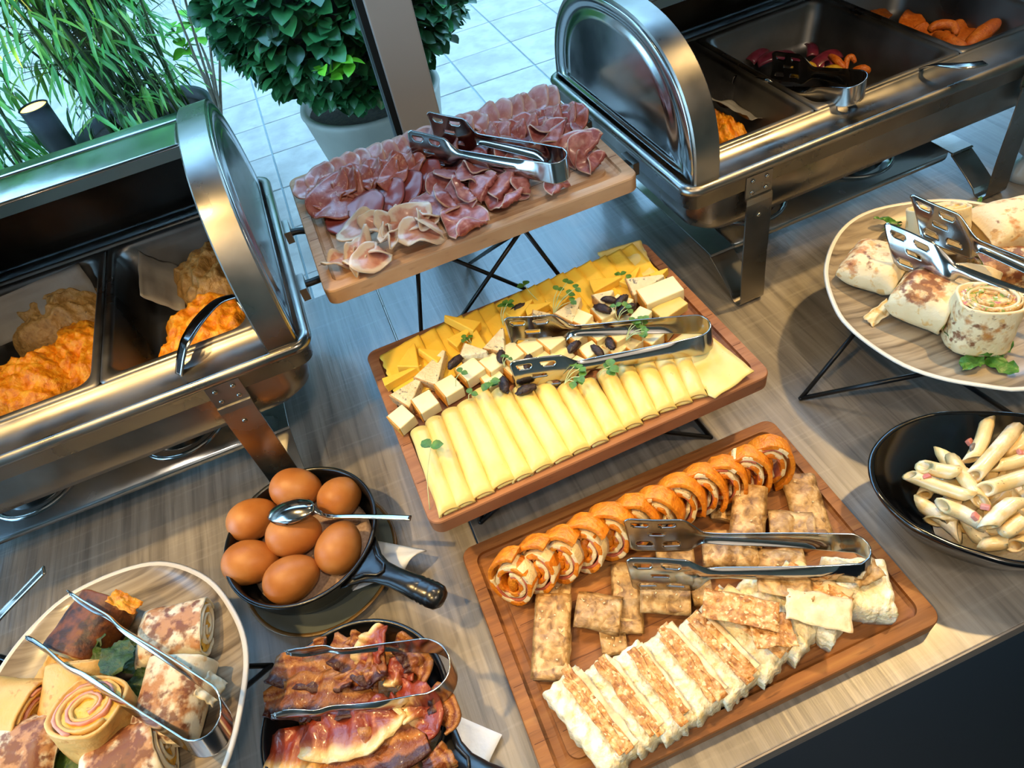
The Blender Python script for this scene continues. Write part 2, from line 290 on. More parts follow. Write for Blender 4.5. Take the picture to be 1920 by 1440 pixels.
M['courgette'] = mat('grilled_courgette', [(.3, 'c49018'), (.7, 'dcb43c')], n=60, rough=.35, bump=.001, bn=120, layers=[dict(n=45, lo=.62, hi=.7, c='5a3a0c', k=.7)])
M['onion'] = mat('red_onion', [(.3, '5e1826'), (.7, '883248')], n=30, rough=.3, coat=.3)
M['penne'] = mat('penne_pasta', [(.3, 'd9b878'), (.7, 'e8cf9c')], n=22, rough=.28, coat=.3, sss=.2, bump=.0005, bn=90, hue=.05, layers=[dict(n=16, det=3, lo=.52, hi=.64, c='f0e6d2', k=.8), dict(n=120, det=1, lo=.72, hi=.75, c='6a4a30', k=.7)])
M['sauce'] = mat('creamy_sauce', [(.3, 'd8c8ac'), (.7, 'ece0cc')], n=30, rough=.25, coat=.4, bump=.002, bn=70, sss=.2)
M['ham_bit'] = mat('ham_bit', [(.3, 'c06a5c'), (.7, 'd08c7a')], n=40, rough=.35)
M['mushroom'] = mat('mushroom_slice', [(.3, '3a302c'), (.7, '7a6c60')], n=60, rough=.35)
FS = 1.0
M['pot_black'] = mat('black_plastic_pot', [(.3, '0c0f10'), (.7, '1a1e20')], n=30, rough=.5)
M['pot_beige'] = mat('beige_planter', [(.3, '7f7b70'), (.7, '8e8a7e')], n=10, rough=.6)
M['soil'] = mat('soil', [(.3, '2a2119'), (.7, '4a3d30')], n=90, rough=.95, bump=.004, bn=120)
M['leaf'] = mat('hedge_leaf', [(.3, '1a4626'), (.5, '2a6232'), (.7, '3c7e3e')], n=5, rough=.35, spec=.5, hue=.35)
M['leaf_new'] = mat('young_leaf', [(.3, '4f9a1c'), (.7, '76b82c')], n=30, rough=.4, hue=.15)
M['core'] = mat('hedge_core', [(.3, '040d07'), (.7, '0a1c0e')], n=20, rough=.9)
M['bamboo'] = mat('bamboo_leaf', [(.35, '2a6a2c'), (.5, '4a8a34'), (.65, '86a83c')], n=2.2, rough=.4, hue=.45, rnd=True)
M['cane'] = mat('bamboo_cane', [(.3, '24401e'), (.7, '4a5a26')], n=8, rough=.45)
M['twig'] = mat('twig', [(.3, '5f5546'), (.7, '8a7c66')], n=60, rough=.8)
M['lamp_body'] = mat('black_lamp_housing', [(0, '08090a'), (1, '101213')], rough=.4)
M['lamp_glow'] = mat('lamp_glow', [(0, 'ffcf60'), (1, 'ffcf60')], emit=('ffc24a', 9))
M['white_cer'] = mat('white_ceramic', [(.3, 'b4b6b2'), (.7, 'c2c4c0')], n=6, rough=.3, coat=.2)

# ---------------------------------------------------------------- room, window, outdoors
GZ = -.75
def struct(o): o['kind'] = 'structure'; return o
def bx(name, x0, x1, y0, y1, z0, z1, m, parent=None, b=0):
    v, f = box(x0, x1, y0, y1, z0, z1); cx, cy = (x0+x1)/2, (y0+y1)/2
    o = mk(name, [(p[0]-cx, p[1]-cy, p[2]-z0) for p in v], f, m, parent, smooth=False, loc=(cx, cy, z0))
    if b: bev(o, b)
    return o
struct(bx('floor', -2.6, 3.1, -2.6, .94, GZ-.1, GZ, M['floor_dark']))
struct(bx('ceiling', -2.6, 3.1, -2.6, 1.0, 1.95, 2.05, M['ceil']))
struct(bx('wall_left', -2.7, -2.6, -2.6, -1.4, GZ, 1.95, M['wall']))
struct(bx('wall_right', 3.1, 3.2, -2.6, 1.0, GZ, 1.95, M['wall']))
struct(bx('wall_back', -2.7, 3.2, -2.7, -2.6, GZ, 1.95, M['wall']))
win = root('window_1', (.25, .96, GZ)); struct(win)
def wpart(name, x0, x1, y0, y1, z0, z1, m, b=0):
    v, f = box(x0-.25, x1-.25, y0-.96, y1-.96, z0-GZ, z1-GZ); o = mk(name, v, f, m, win, smooth=False)
    if b: bev(o, b)
    return o
for x0, x1 in ((.112, .171), (-1.6, -1.54), (1.85, 1.91)):
    wpart('mullion', x0, x1, .93, .985, GZ, 1.95, M['frame'], .002)
    wpart('gasket', x0-.009, x0, .935, .975, GZ, 1.95, M['gasket'])
wpart('bottom_rail', -2.6, 3.1, .93, .985, GZ, GZ+.06, M['frame'], .002)
wpart('top_rail', -2.6, 3.1, .93, .985, 1.88, 1.95, M['frame'], .002)
glass = bpy.data.materials.new('window_glass'); glass.use_nodes = True
gN = glass.node_tree.nodes; gL = glass.node_tree.links; gN.remove(gN['Principled BSDF'])
tr = gN.new('ShaderNodeBsdfTransparent'); tr.inputs[0].default_value = (.95, .99, 1, 1); gl = gN.new('ShaderNodeBsdfGlossy'); gl.inputs['Roughness'].default_value = .0
fr = gN.new('ShaderNodeLayerWeight'); fr.inputs['Blend'].default_value = .15; mxs = gN.new('ShaderNodeMixShader')
gL.new(fr.outputs['Fresnel'], mxs.inputs[0]); gL.new(tr.outputs[0], mxs.inputs[1]); gL.new(gl.outputs[0], mxs.inputs[2]); gL.new(mxs.outputs[0], gN['Material Output'].inputs[0])
for x0, x1 in ((-2.6, -1.61), (-1.54, .103), (.171, 1.841), (1.91, 3.1)):
    wpart('pane', x0, x1, .954, .958, GZ+.06, 1.88, glass)
win2 = root('window_2', (-2.65, -.2, GZ)); struct(win2)
for y0, y1 in ((-1.40, -1.34), (-.22, -.16), (.94, 1.0)): mk('mullion', *box(-.03, .03, y0+.2, y1+.2, 0, 2.7), M['frame'], win2, smooth=False)
for z0, z1 in ((0, .08), (2.62, 2.70)): mk('rail', *box(-.03, .03, -1.2, 1.2, z0, z1), M['frame'], win2, smooth=False)
for y0, y1 in ((-1.34, -.22), (-.16, .94)): mk('pane', *box(-.002, .002, y0+.2, y1+.2, .08, 2.62), glass, win2, smooth=False)
pav = root('pavement', (0, 1, GZ)); struct(pav)
gb = mk('joint_bed', *join(box(-14, 14, -.015, 18, -.12, -.004), box(-14, -2.72, -6, -.015, -.12, -.004)), M['grout'], pav, smooth=False)
tv, tf = box(-.1515, .1515, -.1515, .1515, -.02, 0)
t0 = None
for i in range(-7, 4):
    for j in range(-6, 14):
        x = 1.025+.155+.31*i; y = 3.28-.155+.31*j
        if y > 7.4 or y < 1.25: continue
        if t0 is None: t0 = mk('tile', tv, tf, M['tile'], pav, smooth=False); bev(t0, .002, 1); o = t0
        else: o = t0.copy(); COL.objects.link(o)
        o.location = (x, y-1, random.uniform(-.0008, .0008)); o.rotation_euler = (random.uniform(-.002, .002), random.uniform(-.002, .002), 0)
fp = mk('far_paving', *join(box(-14, -1.147, .0, 18, -.02, -.001), box(-14, -2.71, -6, .0, -.02, -.001), box(2.267, 14, .0, 18, -.02, -.001), box(-1.147, 2.267, 6.312, 18, -.02, -.001)), M['tile'], pav, smooth=False); fp['kind'] = 'stuff'

# tables
def table(x0, x1, label):
    r = root('table', ((x0+x1)/2, .477, GZ)); cx = (x0+x1)/2
    def p(name, v, f, m, b=0):
        o = mk(name, [(q[0]-cx, q[1]-.477, q[2]-GZ) for q in v], f, m, r, smooth=False)
        if b: bev(o, b)
        return o
    p('tabletop', *box(x0, x1, .0905, .866, -.03, 0), M['oak'], .0012)
    p('edge_band', *box(x0, x1, .089, .0905, -.03, -.0005), M['edge'])
    p('apron', *box(x0+.08, x1-.08, .16, .80, -.075, -.03), M['edge'], .002)
    for xx in (x0+.1, x1-.15):
        for yy in (.18, .74): p('leg', *box(xx, xx+.05, yy, yy+.05, GZ, -.075), M['gasket'], .002)
    return tag(r, label, 'table')
table(-1.5, -.0062, 'grey oak laminate table on the left, under the egg skillet and left chafing dish')
table(-.0048, 1.7, 'grey oak laminate table on the right, carrying the wooden boards')

# ---------------------------------------------------------------- serving boards
def board(name, fl, rot, L_, W_, ztop, thick, m, label, seams, nstave=5):
    r = root(name, (fl[0], fl[1], ztop-thick), (0, 0, rot)); t = thick
    R = lambda d, z, k=.012: rrect(d, L_-d, d, W_-d, max(k-d, .004) if d < .01 else .010, z, 7)
    rings = [R(.0025, 0), R(0, .002), R(0, t-.0022), R(.0008, t-.0006), R(.0025, t), R(.0120, t), R(.0123, t-.0040), R(.0150, t-.0062), R(.0185, t-.0068), R(.0220, t-.0062), R(.0248, t-.0040), R(.0252, t-.0003)]
    v, f = loft(rings); o = mk('slab', v, f, m, r); mod(o, 'EDGE_SPLIT', split_angle=radians(24))
    for p in o.data.polygons: p.use_smooth = True
    # glue joints between the staves, hair-thin grooves
    for k in range(1, nstave):
        y = W_*k/nstave; e = .00035
        for x0, x1, z in ((.0026, .0120, t+.00003), (L_-.0120, L_-.0026, t+.00003), (.028, L_-.028, t-.0003+.00003)):
            o = mk('glue_joint', *box(x0, x1, y-e, y+e, z-.0004, z+.0001), M['seam'], r, smooth=False)
    return tag(r, label, 'cutting board')
B1 = board('serving_board', (-.054, .582), .010, .358, .250, .207, .020, M['beech'], 'light beech serving board with cured meats, raised on the tall wire stand', 5)
B2 = board('serving_board', (-.0385, .3465), .022, .362, .252, .099, .020, M['beech2'], 'reddish beech serving board with cheeses, on the low wire stand', 5)
B3 = board('serving_board', (-.0255, .1158), -.0038, .3575, .2430, .020, .018, M['beech3'], 'oiled beech serving board with pastries, lying flat on the table', 5)
def stand(feet, tops, pairs, zt, label, r=.0026, extra=()):
    o = root('wire_stand', (feet[0][0], feet[0][1], 0)); q = Vector((feet[0][0], feet[0][1], 0))
    F = [Vector((x, y, r)) for x, y in feet]; T_ = [Vector((x, y, zt-r)) for x, y in tops]
    for a, b in pairs: mk('rod', *tube([F[a]-q, T_[b]-q], r, 8), M['wire'], o)
    for a, b in extra: mk('top_rod', *tube([T_[a]-q, T_[b]-q], r, 8), M['wire'], o)
    for p in F+T_:
        mk('weld', *loft([[tuple(p-q+Vector((r*1.15*cos(k*pi/4)*cos(e), r*1.15*sin(k*pi/4)*cos(e), r*1.0*sin(e)))) for k in range(8)] for e in (-1.4, -.8, 0, .8, 1.4)]), M['wire'], o)
    return tag(o, label, 'stand')
f2 = (0.0111,0.6315,0.0000); f3 = (0.2414,0.6159,0.0000); f1 = (0.1338,0.8079,0.0000)
stand([f1[:2], f2[:2], f3[:2]], [(.168, .600), (.055, .640), (.14, .76)], [(0, 0), (0, 1), (1, 0), (1, 1), (2, 0), (2, 1)], .187, 'tall black wire stand of crossed rods under the meat board', extra=((0, 1), (1, 2), (2, 0)))
stand([(.006, .390), (.272, .374), (.15, .585)], [(.06, .48), (.235, .49), (.145, .40)], [(0, 0), (0, 2), (1, 1), (1, 2), (2, 0), (2, 1)], .079, 'low black wire stand under the cheese board', extra=((0, 1), (1, 2)))
stand([(.386, .374), (.555, .240), (.63, .45)], [(.46, .385), (.475, .295), (.60, .30), (.62, .37), (.55, .44), (.49, .43)], [(0, 0), (0, 1), (1, 1), (1, 2), (2, 3), (2, 4)], .081, 'black wire stand under the right-hand wrap plate', extra=((1, 2), (2, 3), (3, 4), (4, 5), (5, 0), (0, 1)))
stand([(-.232, .335), (-.40, .43), (-.38, .19)], [(-.29, .33), (-.33, .37), (-.27, .27)], [(0, 0), (0, 2), (1, 1), (2, 2), (1, 0), (2, 0)], .081, 'black wire stand under the left-hand burrito plate', extra=((0, 1), (0, 2)))

# ---------------------------------------------------------------- chafing dishes
H = .1943
def strap_sweep(path, w, t=.0016, xoff=0):
    """a metal strap swept along a path in the YZ plane; w = width along X"""
    P = [Vector((0, p[0], p[1])) for p in path]; vs = []; n = len(P)
    for i in range(n):
        d = (P[min(i+1, n-1)]-P[max(i-1, 0)]).normalized(); nn = Vector((0, -d.z, d.y))
        ww = w[i] if isinstance(w, list) else w
        for sx, sn in ((-1, -1), (1, -1), (1, 1), (-1, 1)): vs.append((xoff+sx*ww/2, P[i].y+nn.y*sn*t/2, P[i].z+nn.z*sn*t/2))
    fs = [(i*4+j, i*4+(j+1) % 4, (i+1)*4+(j+1) % 4, (i+1)*4+j) for i in range(n-1) for j in range(4)]
    fs += [(3, 2, 1, 0), tuple((n-1)*4+k for k in range(4))]
    return vs, fs
def chafer(loc, rot, L_, D_, legx, label, shelf, hh=.137):
    r = root('chafing_dish', loc, (0, 0, rot))
    rr = lambda d, z, k=.020: rrect(d, L_-d, d, D_-d, max(k-d*.5, .006), z, 8)
    rim = [rr(.007, H-.030), rr(.006, H-.012), rr(.0015, H-.010), rr(0, H-.006), rr(.001, H-.002), rr(.004, H+.0005), rr(.008, H+.0005), rr(.011, H-.002), rr(.013, H-.0045), rr(.030, H-.0035), rr(.044, H-.0030), rr(.0475, H+.001), rr(.050, H+.0025), rr(.0525, H+.0015), rr(.054, H-.004), rr(.054, H-.02)]
    o = mk('frame', *loft(rim, cap0=False, cap1=False), M['brushed'], r); solid(o, .0008, -1)
    wp = lambda d, z, k=.03: rrect(d, L_-d, d*.35+.004, D_-d*.35-.004, k, z, 8)
    pan = [wp(.020, H-.024), wp(.020, H-.054), wp(.023, H-.068), wp(.036, H-.078), wp(.070, H-.080)]
    o = mk('water_pan', *loft(pan, cap0=False), M['brushed'], r)
    inner = lambda d, z: rrect(.050+d, L_-.050-d, .050+d, D_-.050-d, .03, z, 6)
    for x in legx:
        prof = [(.004, H-.012), (.0025, H-.040), (-.001, H-.046), (-.006, .055), (-.010, .014), (-.008, .004), (-.002, .0008), (.006, .0025), (.016, .012), (.058, .036), (.075, .040), (D_-.075, .040), (D_-.058, .036), (D_-.016, .012), (D_-.006, .0025), (D_+.002, .0008), (D_+.008, .004), (D_+.010, .014), (D_+.006, .055), (D_+.001, H-.046), (D_-.0025, H-.040), (D_-.004, H-.012)]
        pts = [(p.x, p.y) for p in spline([(a, b, 0) for a, b in prof], 4)]
        lf = mk('leg_frame', *strap_sweep(pts, .034, .002, x), M['brushed'], r, smooth=False)
        bev(lf, .0005, 1)
        for dx, z in ((-.009, H-.018), (.009, H-.018), (-.009, H-.032), (.009, H-.032), (0, H-.062)):
            yy = .0018 if z > H-.045 else -.0035
            mk('rivet', *loft([[(x+dx+a*cos(k*pi/4), yy-b, z+a*sin(k*pi/4)) for k in range(8)] for a, b in ((.0028, 0), (.0022, .0009), (.0008, .0013))]), M['steel'], lf)
    x0, x1 = legx
    sh = mk('burner_shelf', *loft([rrect(x0+.01, x1-.01, .060, D_-.085, .02, .040, 5), rrect(x0+.008, x1-.012, .058, D_-.083, .02, .034, 5), rrect(x0+.01, x1-.01, .060, D_-.085, .02, .0335, 5)]), M['mirror'], r)
    for fx in shelf:
        cx = x0+(x1-x0)*fx; cy = D_*.36
        bn_ = mk('fuel_burner', *loft(lathe([(.001, .0405), (.042, .0405), (.043, .043), (.043, .070), (.045, .072), (.043, .074), (.030, .075), (.028, .072), (.001, .072)], 32, center=(cx, cy)), cap0=False, cap1=False), M['steel'], r)
        mk('burner_ring', *loft(lathe([(.052, .0402), (.056, .0402), (.056, .044), (.052, .044), (.052, .0402)], 40, center=(cx, cy)), cap0=False, cap1=False), M['mirror'], r)
        mk('flame_lever', *tube([(cx+.03, cy-.01, .076), (cx+.075, cy-.04, .078)], .004, 8, sq=.5), M['gasket'], bn_)
    # end panels and the arch bands
    cy = D_/2; a_ = D_/2-.012
    def arch(t, aa, h_, e=2.35):
        c, s = cos(t), sin(t); return (cy-aa*(abs(c)**(2/e))*(1 if c > 0 else -1), H+h_*(abs(s)**(2/e)))
    n = 40; T_ = [pi*k/n for k in range(n+1)]
    for side in (0, 1):
        xo = .014 if side == 0 else L_-.014; s = 1 if side == 0 else -1
        # panel: rings shrinking towards centre, with a pressed panel
        rings = []
        for q, dx in ((1.0, 0), (.985, -.001), (.90, -.001), (.88, .0005), (.80, .0005), (.78, -.0012), (.70, -.0012), (.35, -.0012)):
            ring = []
            for t in T_:
                y, z = arch(t, a_, hh); y = cy+(y-cy)*q; z = H+.004+(z-H-.004)*q + (1-q)*.05
                ring.append((xo+dx*s, y, z))
            for k in range(1, 12):
                y0, z0 = ring[n][1:]; y1, z1 = ring[0][1:]; f = k/12; ring.append((xo+dx*s, y0+(y1-y0)*f, z0+(z1-z0)*f))
            rings.append(ring)
        o = mk('end_panel', *loft(rings, cap0=False), M['mirror'], r); solid(o, .0008)
        # band
        vs = []; fs = []; prof = [(0, .000), (-.0005, .0025), (.001, .0045), (.0285, .0045), (.030, .003), (.030, .0005), (.0285, .0), (.001, -.001)]
        m_ = len(prof)
        for t in T_:
            for dx, dr in prof:
                y, z = arch(t, a_+dr, hh+dr); vs.append((xo+dx*s, y, z))
        for i in range(n):
            for j in range(m_): fs.append((i*m_+j, i*m_+(j+1) % m_, (i+1)*m_+(j+1) % m_, (i+1)*m_+j))
        mod(fixn(mk('arch_band', vs, fs, M['brushed'], r)), 'EDGE_SPLIT', split_angle=radians(38))
        # handle ring at the end
        hx_ = -.002 if side == 0 else L_+.002
        pts = [(hx_-s*d, cy+yy, H-.022-dz) for d, yy, dz in ((-.004, -.055, 0), (.012, -.055, .001), (.028, -.048, .004), (.036, -.030, .006), (.038, 0, .007), (.036, .030, .006), (.028, .048, .004), (.012, .055, .001), (-.004, .055, 0))]
        mk('side_handle', *tube(spline(pts, 4), .0052, 10, sq=.7), M['gasket'], r)
        mk('handle_bracket', *box(hx_-.004, hx_+.004, cy-.075, cy-.045, H-.030, H-.014), M['brushed'], r, smooth=False)
        mk('handle_bracket', *box(hx_-.004, hx_+.004, cy+.045, cy+.075, H-.030, H-.014), M['brushed'], r, smooth=False)
    # rolled-back lid: shell from just behind the top down to the back rim
    x0, x1 = .018, L_-.018; vs = []; fs = []
    Tl = [radians(90+ (180-90)*k/24) for k in range(25)]
    pr = []
    for t in Tl: pr.append(arch(t, a_-.006, hh-.006))
    for y, z in pr: vs += [(x0, y, z), (x1, y, z)]
    fs = [(2*i, 2*i+1, 2*i+3, 2*i+2) for i in range(24)]
    lid = fixn(mk('roll_top_lid', vs, fs, M['lid_in'], r)); solid(lid, .001)
    y, z = pr[0]
    mk('lid_lip', *loft([[(x0+.02, y+a, z+b) for a, b in ((0, .001), (-.002, -.004), (-.003, -.016), (-.001, -.017), (.001, -.004), (.003, .001))], [(x1-.02, y+a, z+b) for a, b in ((0, .001), (-.002, -.004), (-.003, -.016), (-.001, -.017), (.001, -.004), (.003, .001))]]), M['steel'], lid, smooth=False)
    # fixed top cover strip in front of the lid edge
    vs = []; Tc = [radians(83+ (97-83)*k/8) for k in range(9)]
    for t in Tc:
        y, z = arch(t, a_+.001, hh+.001); vs += [(x0+.01, y, z), (x1-.01, y, z)]
    o = fixn(mk('lid_back_shell', vs, [(2*i, 2*i+1, 2*i+3, 2*i+2) for i in range(8)], M['steel'], r)); solid(o, .001)
    vs = []; Tc = [radians(97+ (180-97)*k/20) for k in range(21)]
    for t in Tc:
        y, z = arch(t, a_+.001, hh+.001); vs += [(x0+.01, y, z), (x1-.01, y, z)]
    o = fixn(mk('lid_back_shell', vs, [(2*i, 2*i+1, 2*i+3, 2*i+2) for i in range(20)], M['mirror'], r)); solid(o, .001)
    return tag(r, label, 'chafing dish')
RX, RY, RA = .3358, .5394, .031; LL = .605; DD = .362
CH_R = chafer((RX, RY, 0), RA, LL, DD, (.093, .478), 'stainless steel roll-top chafing dish at the upper right, with mushrooms and sausages', (.22, .68))
CH_L = chafer((-.0805-LL, .5333, 0), .0015, LL, DD, (.128, .508), 'stainless steel roll-top chafing dish on the left, filled with scrambled eggs', (.25, .72), .153)
def food_pan(base, rot, x0, x1, y0, y1, label, depth=.058):
    """rim-hung pan given in the chafing dish's own plan coordinates"""
    r = root('food_pan', (base[0]+cos(rot)*(x0+x1)/2-sin(rot)*(y0+y1)/2, base[1]+sin(rot)*(x0+x1)/2+cos(rot)*(y0+y1)/2, H-depth), (0, 0, rot))
    w, d = (x1-x0)/2, (y1-y0)/2
    q = lambda i, z, k: rrect(-w+i, w-i, -d+i, d-i, k, z, 7)
    rings = [q(0, depth+.0005, .006), q(0, depth+.0030, .006), q(.003, depth+.0042, .007), q(.0065, depth+.0042, .009), q(.009, depth+.003, .016), q(.010, depth-.002, .018), q(.0125, depth-.012, .019), q(.013, depth-.013, .019), q(.019, .012, .022), q(.024, .002, .024), q(.034, .0008, .024)]
    o = mk('pan_body', *loft(rings, cap0=False), M['inner'], r); solid(o, .0007, -1)
    return tag(r, label, 'pan')
PY0, PY1 = .050, .300
PR_ = [food_pan((RX, RY), RA, a, b, PY0, PY1, l) for a, b, l in ((.050, .200, 'steel food pan of egg and paper, first compartment of the right chafing dish'), (.201, .405, 'steel food pan with onions and mushrooms, middle compartment of the right chafing dish'), (.406, .556, 'steel food pan with orange sausages, far compartment of the right chafing dish'))]
LX, LY = -.0805-LL, .5333
PL_ = [food_pan((LX, LY), .0015, a, b, PY0, PY1, l) for a, b, l in ((.397, .556, 'steel food pan of scrambled eggs next to the right end of the left chafing dish'), (.205, .396, 'steel food pan of scrambled eggs at the left edge of the photo'), )]

# ---------------------------------------------------------------- plates, bowls, skillets
def radial(pts, c):
    P = spline([(x, y, 0) for x, y in pts], 8, True); A = sorted((atan2(p.y-c[1], p.x-c[0]), hypot(p.x-c[0], p.y-c[1])) for p in P)
    def f(a):
        a = (a+pi) % (2*pi)-pi
        for i in range(len(A)):
            if A[i][0] > a: break
        else: i = 0
        a0, r0 = A[i-1]; a1, r1 = A[i]
        if i == 0: return r1 if a < A[0][0] and False else (A[0][1]+A[-1][1])/2
        return r0+(r1-r0)*(a-a0)/max(a1-a0, 1e-6)
    return f
def coupe_plate(label, c, pts, z0, h, m_in, m_rim, name='plate', kind='plate', bowl=False):
    f = radial(pts, c); r = root(name, (c[0], c[1], z0)); N_ = 96
    def ring(q, z, d=0): return [((f(2*pi*k/N_)*q+d)*cos(2*pi*k/N_), (f(2*pi*k/N_)*q+d)*sin(2*pi*k/N_), z) for k in range(N_)]
    outer = [ring(.55, 0), ring(.60, .0005), ring(.80, h*.35), ring(.95, h*.80), ring(1, h-.001, 0), ring(1, h, -.0012), ring(1, h+.0003, -.0026), ring(1, h-.0006, -.0048)]
    inn = [ring(1, h-.0006, -.0048), ring(.93, h*.74), ring(.80, h*.44), ring(.62, h*.25), ring(.30, h*.20), ring(.02, h*.19)] if not bowl else [ring(1, h-.0006, -.0048), ring(.90, h*.66), ring(.76, h*.36), ring(.60, h*.16), ring(.40, h*.08), ring(.02, h*.07)]
    mk('rim', *loft(outer, cap1=False), m_rim, r); mk('well', *loft(inn, cap0=False), m_in, r)
    return tag(r, label, kind)
PLR = coupe_plate('round plate with wood-grain print and white rim, holding cut wraps at the right edge', (.563, .37), [(.459, .457), (.514, .501), (.57, .512), (.638, .488), (.672, .454), (.697, .41), (.706, .36), (.69, .30), (.65, .25), (.60, .225), (.545, .222), (.495, .233), (.472, .25), (.445, .277), (.427, .311), (.420, .364), (.429, .405)], .081, .019, M['plate_in'], M['rim_white'])
PLL = coupe_plate('rounded-triangle plate with wood-grain print and cream rim, holding griddled burritos at lower left', (-.33, .30), [(-.213, .309), (-.221, .348), (-.242, .391), (-.28, .426), (-.321, .438), (-.371, .435), (-.403, .417), (-.428, .389), (-.45, .34), (-.452, .28), (-.43, .22), (-.385, .175), (-.33, .16), (-.28, .175), (-.239, .22), (-.219, .27)], .081, .019, M['plate_in'], M['rim_white'])
BWL = coupe_plate('glossy black oval bowl of creamy penne at the right edge', (.445, .178), [(.349, .243), (.369, .259), (.4, .268), (.434, .266), (.46, .256), (.504, .229), (.54, .19), (.553, .15), (.53, .112), (.48, .095), (.43, .096), (.389, .115), (.365, .138), (.349, .16), (.337, .188), (.337, .219)], .001, .066, M['black_glaze'], M['black_glaze'], 'serving_bowl', 'bowl', True)
BWF = coupe_plate('black glazed bowl barely showing at the left edge of the photo', (-.503, .385), [(-.503+.062*cos(k*pi/8), .385+.062*sin(k*pi/8)) for k in range(16)], .001, .05, M['black_glaze'], M['black_glaze'], 'serving_bowl', 'bowl', True)
def skillet(c, z0, R_, h, ang, label):
    r = root('skillet', (c[0], c[1], z0), (0, 0, ang))
    prof = [(R_*.80, 0), (R_*.86, .0015), (R_*.95, h*.45), (R_, h-.003), (R_+.001, h-.001), (R_, h+.0006), (R_-.002, h+.0008), (R_-.004, h-.001), (R_*.93, h*.5), (R_*.86, .008), (R_*.80, .005), (.001, .005)]
    mk('pan_body', *loft(lathe(prof, 72), cap1=False), M['black_iron'], r)
    # handle: lofted sections along +X, fork-shaped root, pressed recess, rings near the end
    secs = []; S = [(R_-.006, .030, .006, h-.007), (R_+.002, .024, .007, h-.006), (R_+.012, .016, .0072, h-.005), (R_+.024, .0115, .0074, h-.004), (R_+.040, .0105, .0078, h-.003), (R_+.058, .0115, .0085, h-.002), (R_+.068, .0122, .009, h-.0015), (R_+.070, .0114, .0082, h-.0015), (R_+.0725, .0126, .0094, h-.0015), (R_+.0745, .0117, .0085, h-.0015), (R_+.077, .0128, .0096, h-.0015), (R_+.079, .0119, .0087, h-.0015), (R_+.082, .0128, .0096, h-.0015), (R_+.090, .0118, .009, h-.0015), (R_+.0945, .0080, .006, h-.0015), (R_+.096, .002, .002, h-.0015)]
    for x, wy, wz, zc in S:
        secs.append([(x, wy*cos(2*pi*k/20), zc+wz*sin(2*pi*k/20)*(.55 if sin(2*pi*k/20) > 0 and x < R_+.03 else 1)) for k in range(20)])
    hd = mk('handle', *loft(secs), M['black_iron'], r)
    mk('handle_ridge', *tube([(R_+.002, .018, h-.001), (R_+.012, .010, h+.0005), (R_+.024, .006, h+.0015), (R_+.028, 0, h+.002), (R_+.024, -.006, h+.0015), (R_+.012, -.010, h+.0005), (R_+.002, -.018, h-.001)], .0016, 8), M['black_iron'], hd)
    return tag(r, label, 'skillet')
EC = (-.1665, .4300); 
SK1 = skillet(EC, .012, .079, .043, radians(-49), 'black skillet-shaped dish of brown eggs, standing on a grey saucer')
BC = (-.152, .2385)
SK2 = skillet(BC, .004, .081, .044, radians(-45), 'black skillet-shaped dish of fried bacon at the bottom of the photo')
sau = root('saucer', (-.1635, .4205, 0))
mk('dish', *loft(lathe([(.05, .0005), (.056, .0005), (.072, .005), (.0805, .0095), (.0815, .0103), (.078, .0098), (.070, .0072), (.054, .004), (.001, .004)], 64), cap1=False), M['saucer'], sau)
mk('brown_edge', *loft(lathe([(.0786, .0086), (.0820, .0098), (.0826, .0108), (.0814, .0116), (.0782, .0102), (.0786, .0086)], 64), cap0=False, cap1=False), M['saucer_rim'], sau)
tag(sau, 'grey glazed saucer with brown edge under the egg skillet', 'saucer')
def napkin(pts, z, lift, label, name='napkin'):
    """folded paper: a quad sheet of several plies, curling up at the free end"""
    a, b, c, d = [Vector(p) for p in pts]
    def f(u, v):
        p = (a*(1-u)+b*u)*(1-v)+(d*(1-u)+c*u)*v
        return (p.x, p.y, z+lift*u*u*(.4+.6*sin(pi*v)) + .0006*nz(u*5, v*5, z*90))
    o = mk(name, *grid(14, 10, f), M['napkin'], None); solid(o, .0016); return tag(o, label, 'napkin')
napkin([(-.150, .450, 0), (-.056, .374, 0), (-.082, .364, 0), (-.165, .370, 0)], .0135, .014, 'white paper napkin sticking out from under the egg skillet')
napkin([(-.12, .26, 0), (-.046, .187, 0), (-.068, .168, 0), (-.15, .20, 0)], .0018, .003, 'white paper napkin sticking out from under the bacon skillet')
# white footed vase and leaf at the right edge
vs = root('vase', (.878, .560, 0)); vs.scale = (.9, .9, .88)
mk('vase_body', *loft(lathe([(.020, 0), (.0245, .001), (.0225, .014), (.012, .030), (.0105, .036), (.022, .046), (.033, .068), (.036, .100), (.034, .118), (.031, .119), (.033, .1), (.03, .07), (.005, .05)], 40), cap1=False), M['white_cer'], vs)
tag(vs, 'white ceramic footed vase cut off by the right edge', 'vase')
sp_ = root('vase_plant', (.870, .522, .09))
mk('plant_stem', *tube(spline([(0, 0, 0), (-.004, -.004, .06), (-.014, -.008, .10)], 4), .0018, 6), M['cane'], sp_)
def leaf_mesh(l, w, curl=.2, fold=.25, n=7):
    def f(u, v):
        t = (v-.5)*2; ww = w*.5*(sin(pi*min(1, u*.96+.03))**.75); return (l*u, t*ww, -curl*l*u*u + abs(t)*ww*fold)
    return grid(n, 5, f)
for k in range(7):
    mk('plant_leaf', *leaf_mesh(.05, .024), M['rocket'], sp_, loc=(-.006-.001*k, -.005, .05+.009*k), rot=(random.uniform(-.5, .5), -.3, 2.6+k*.9))
tag(sp_, 'green leafy sprig standing in the white vase', 'plant')

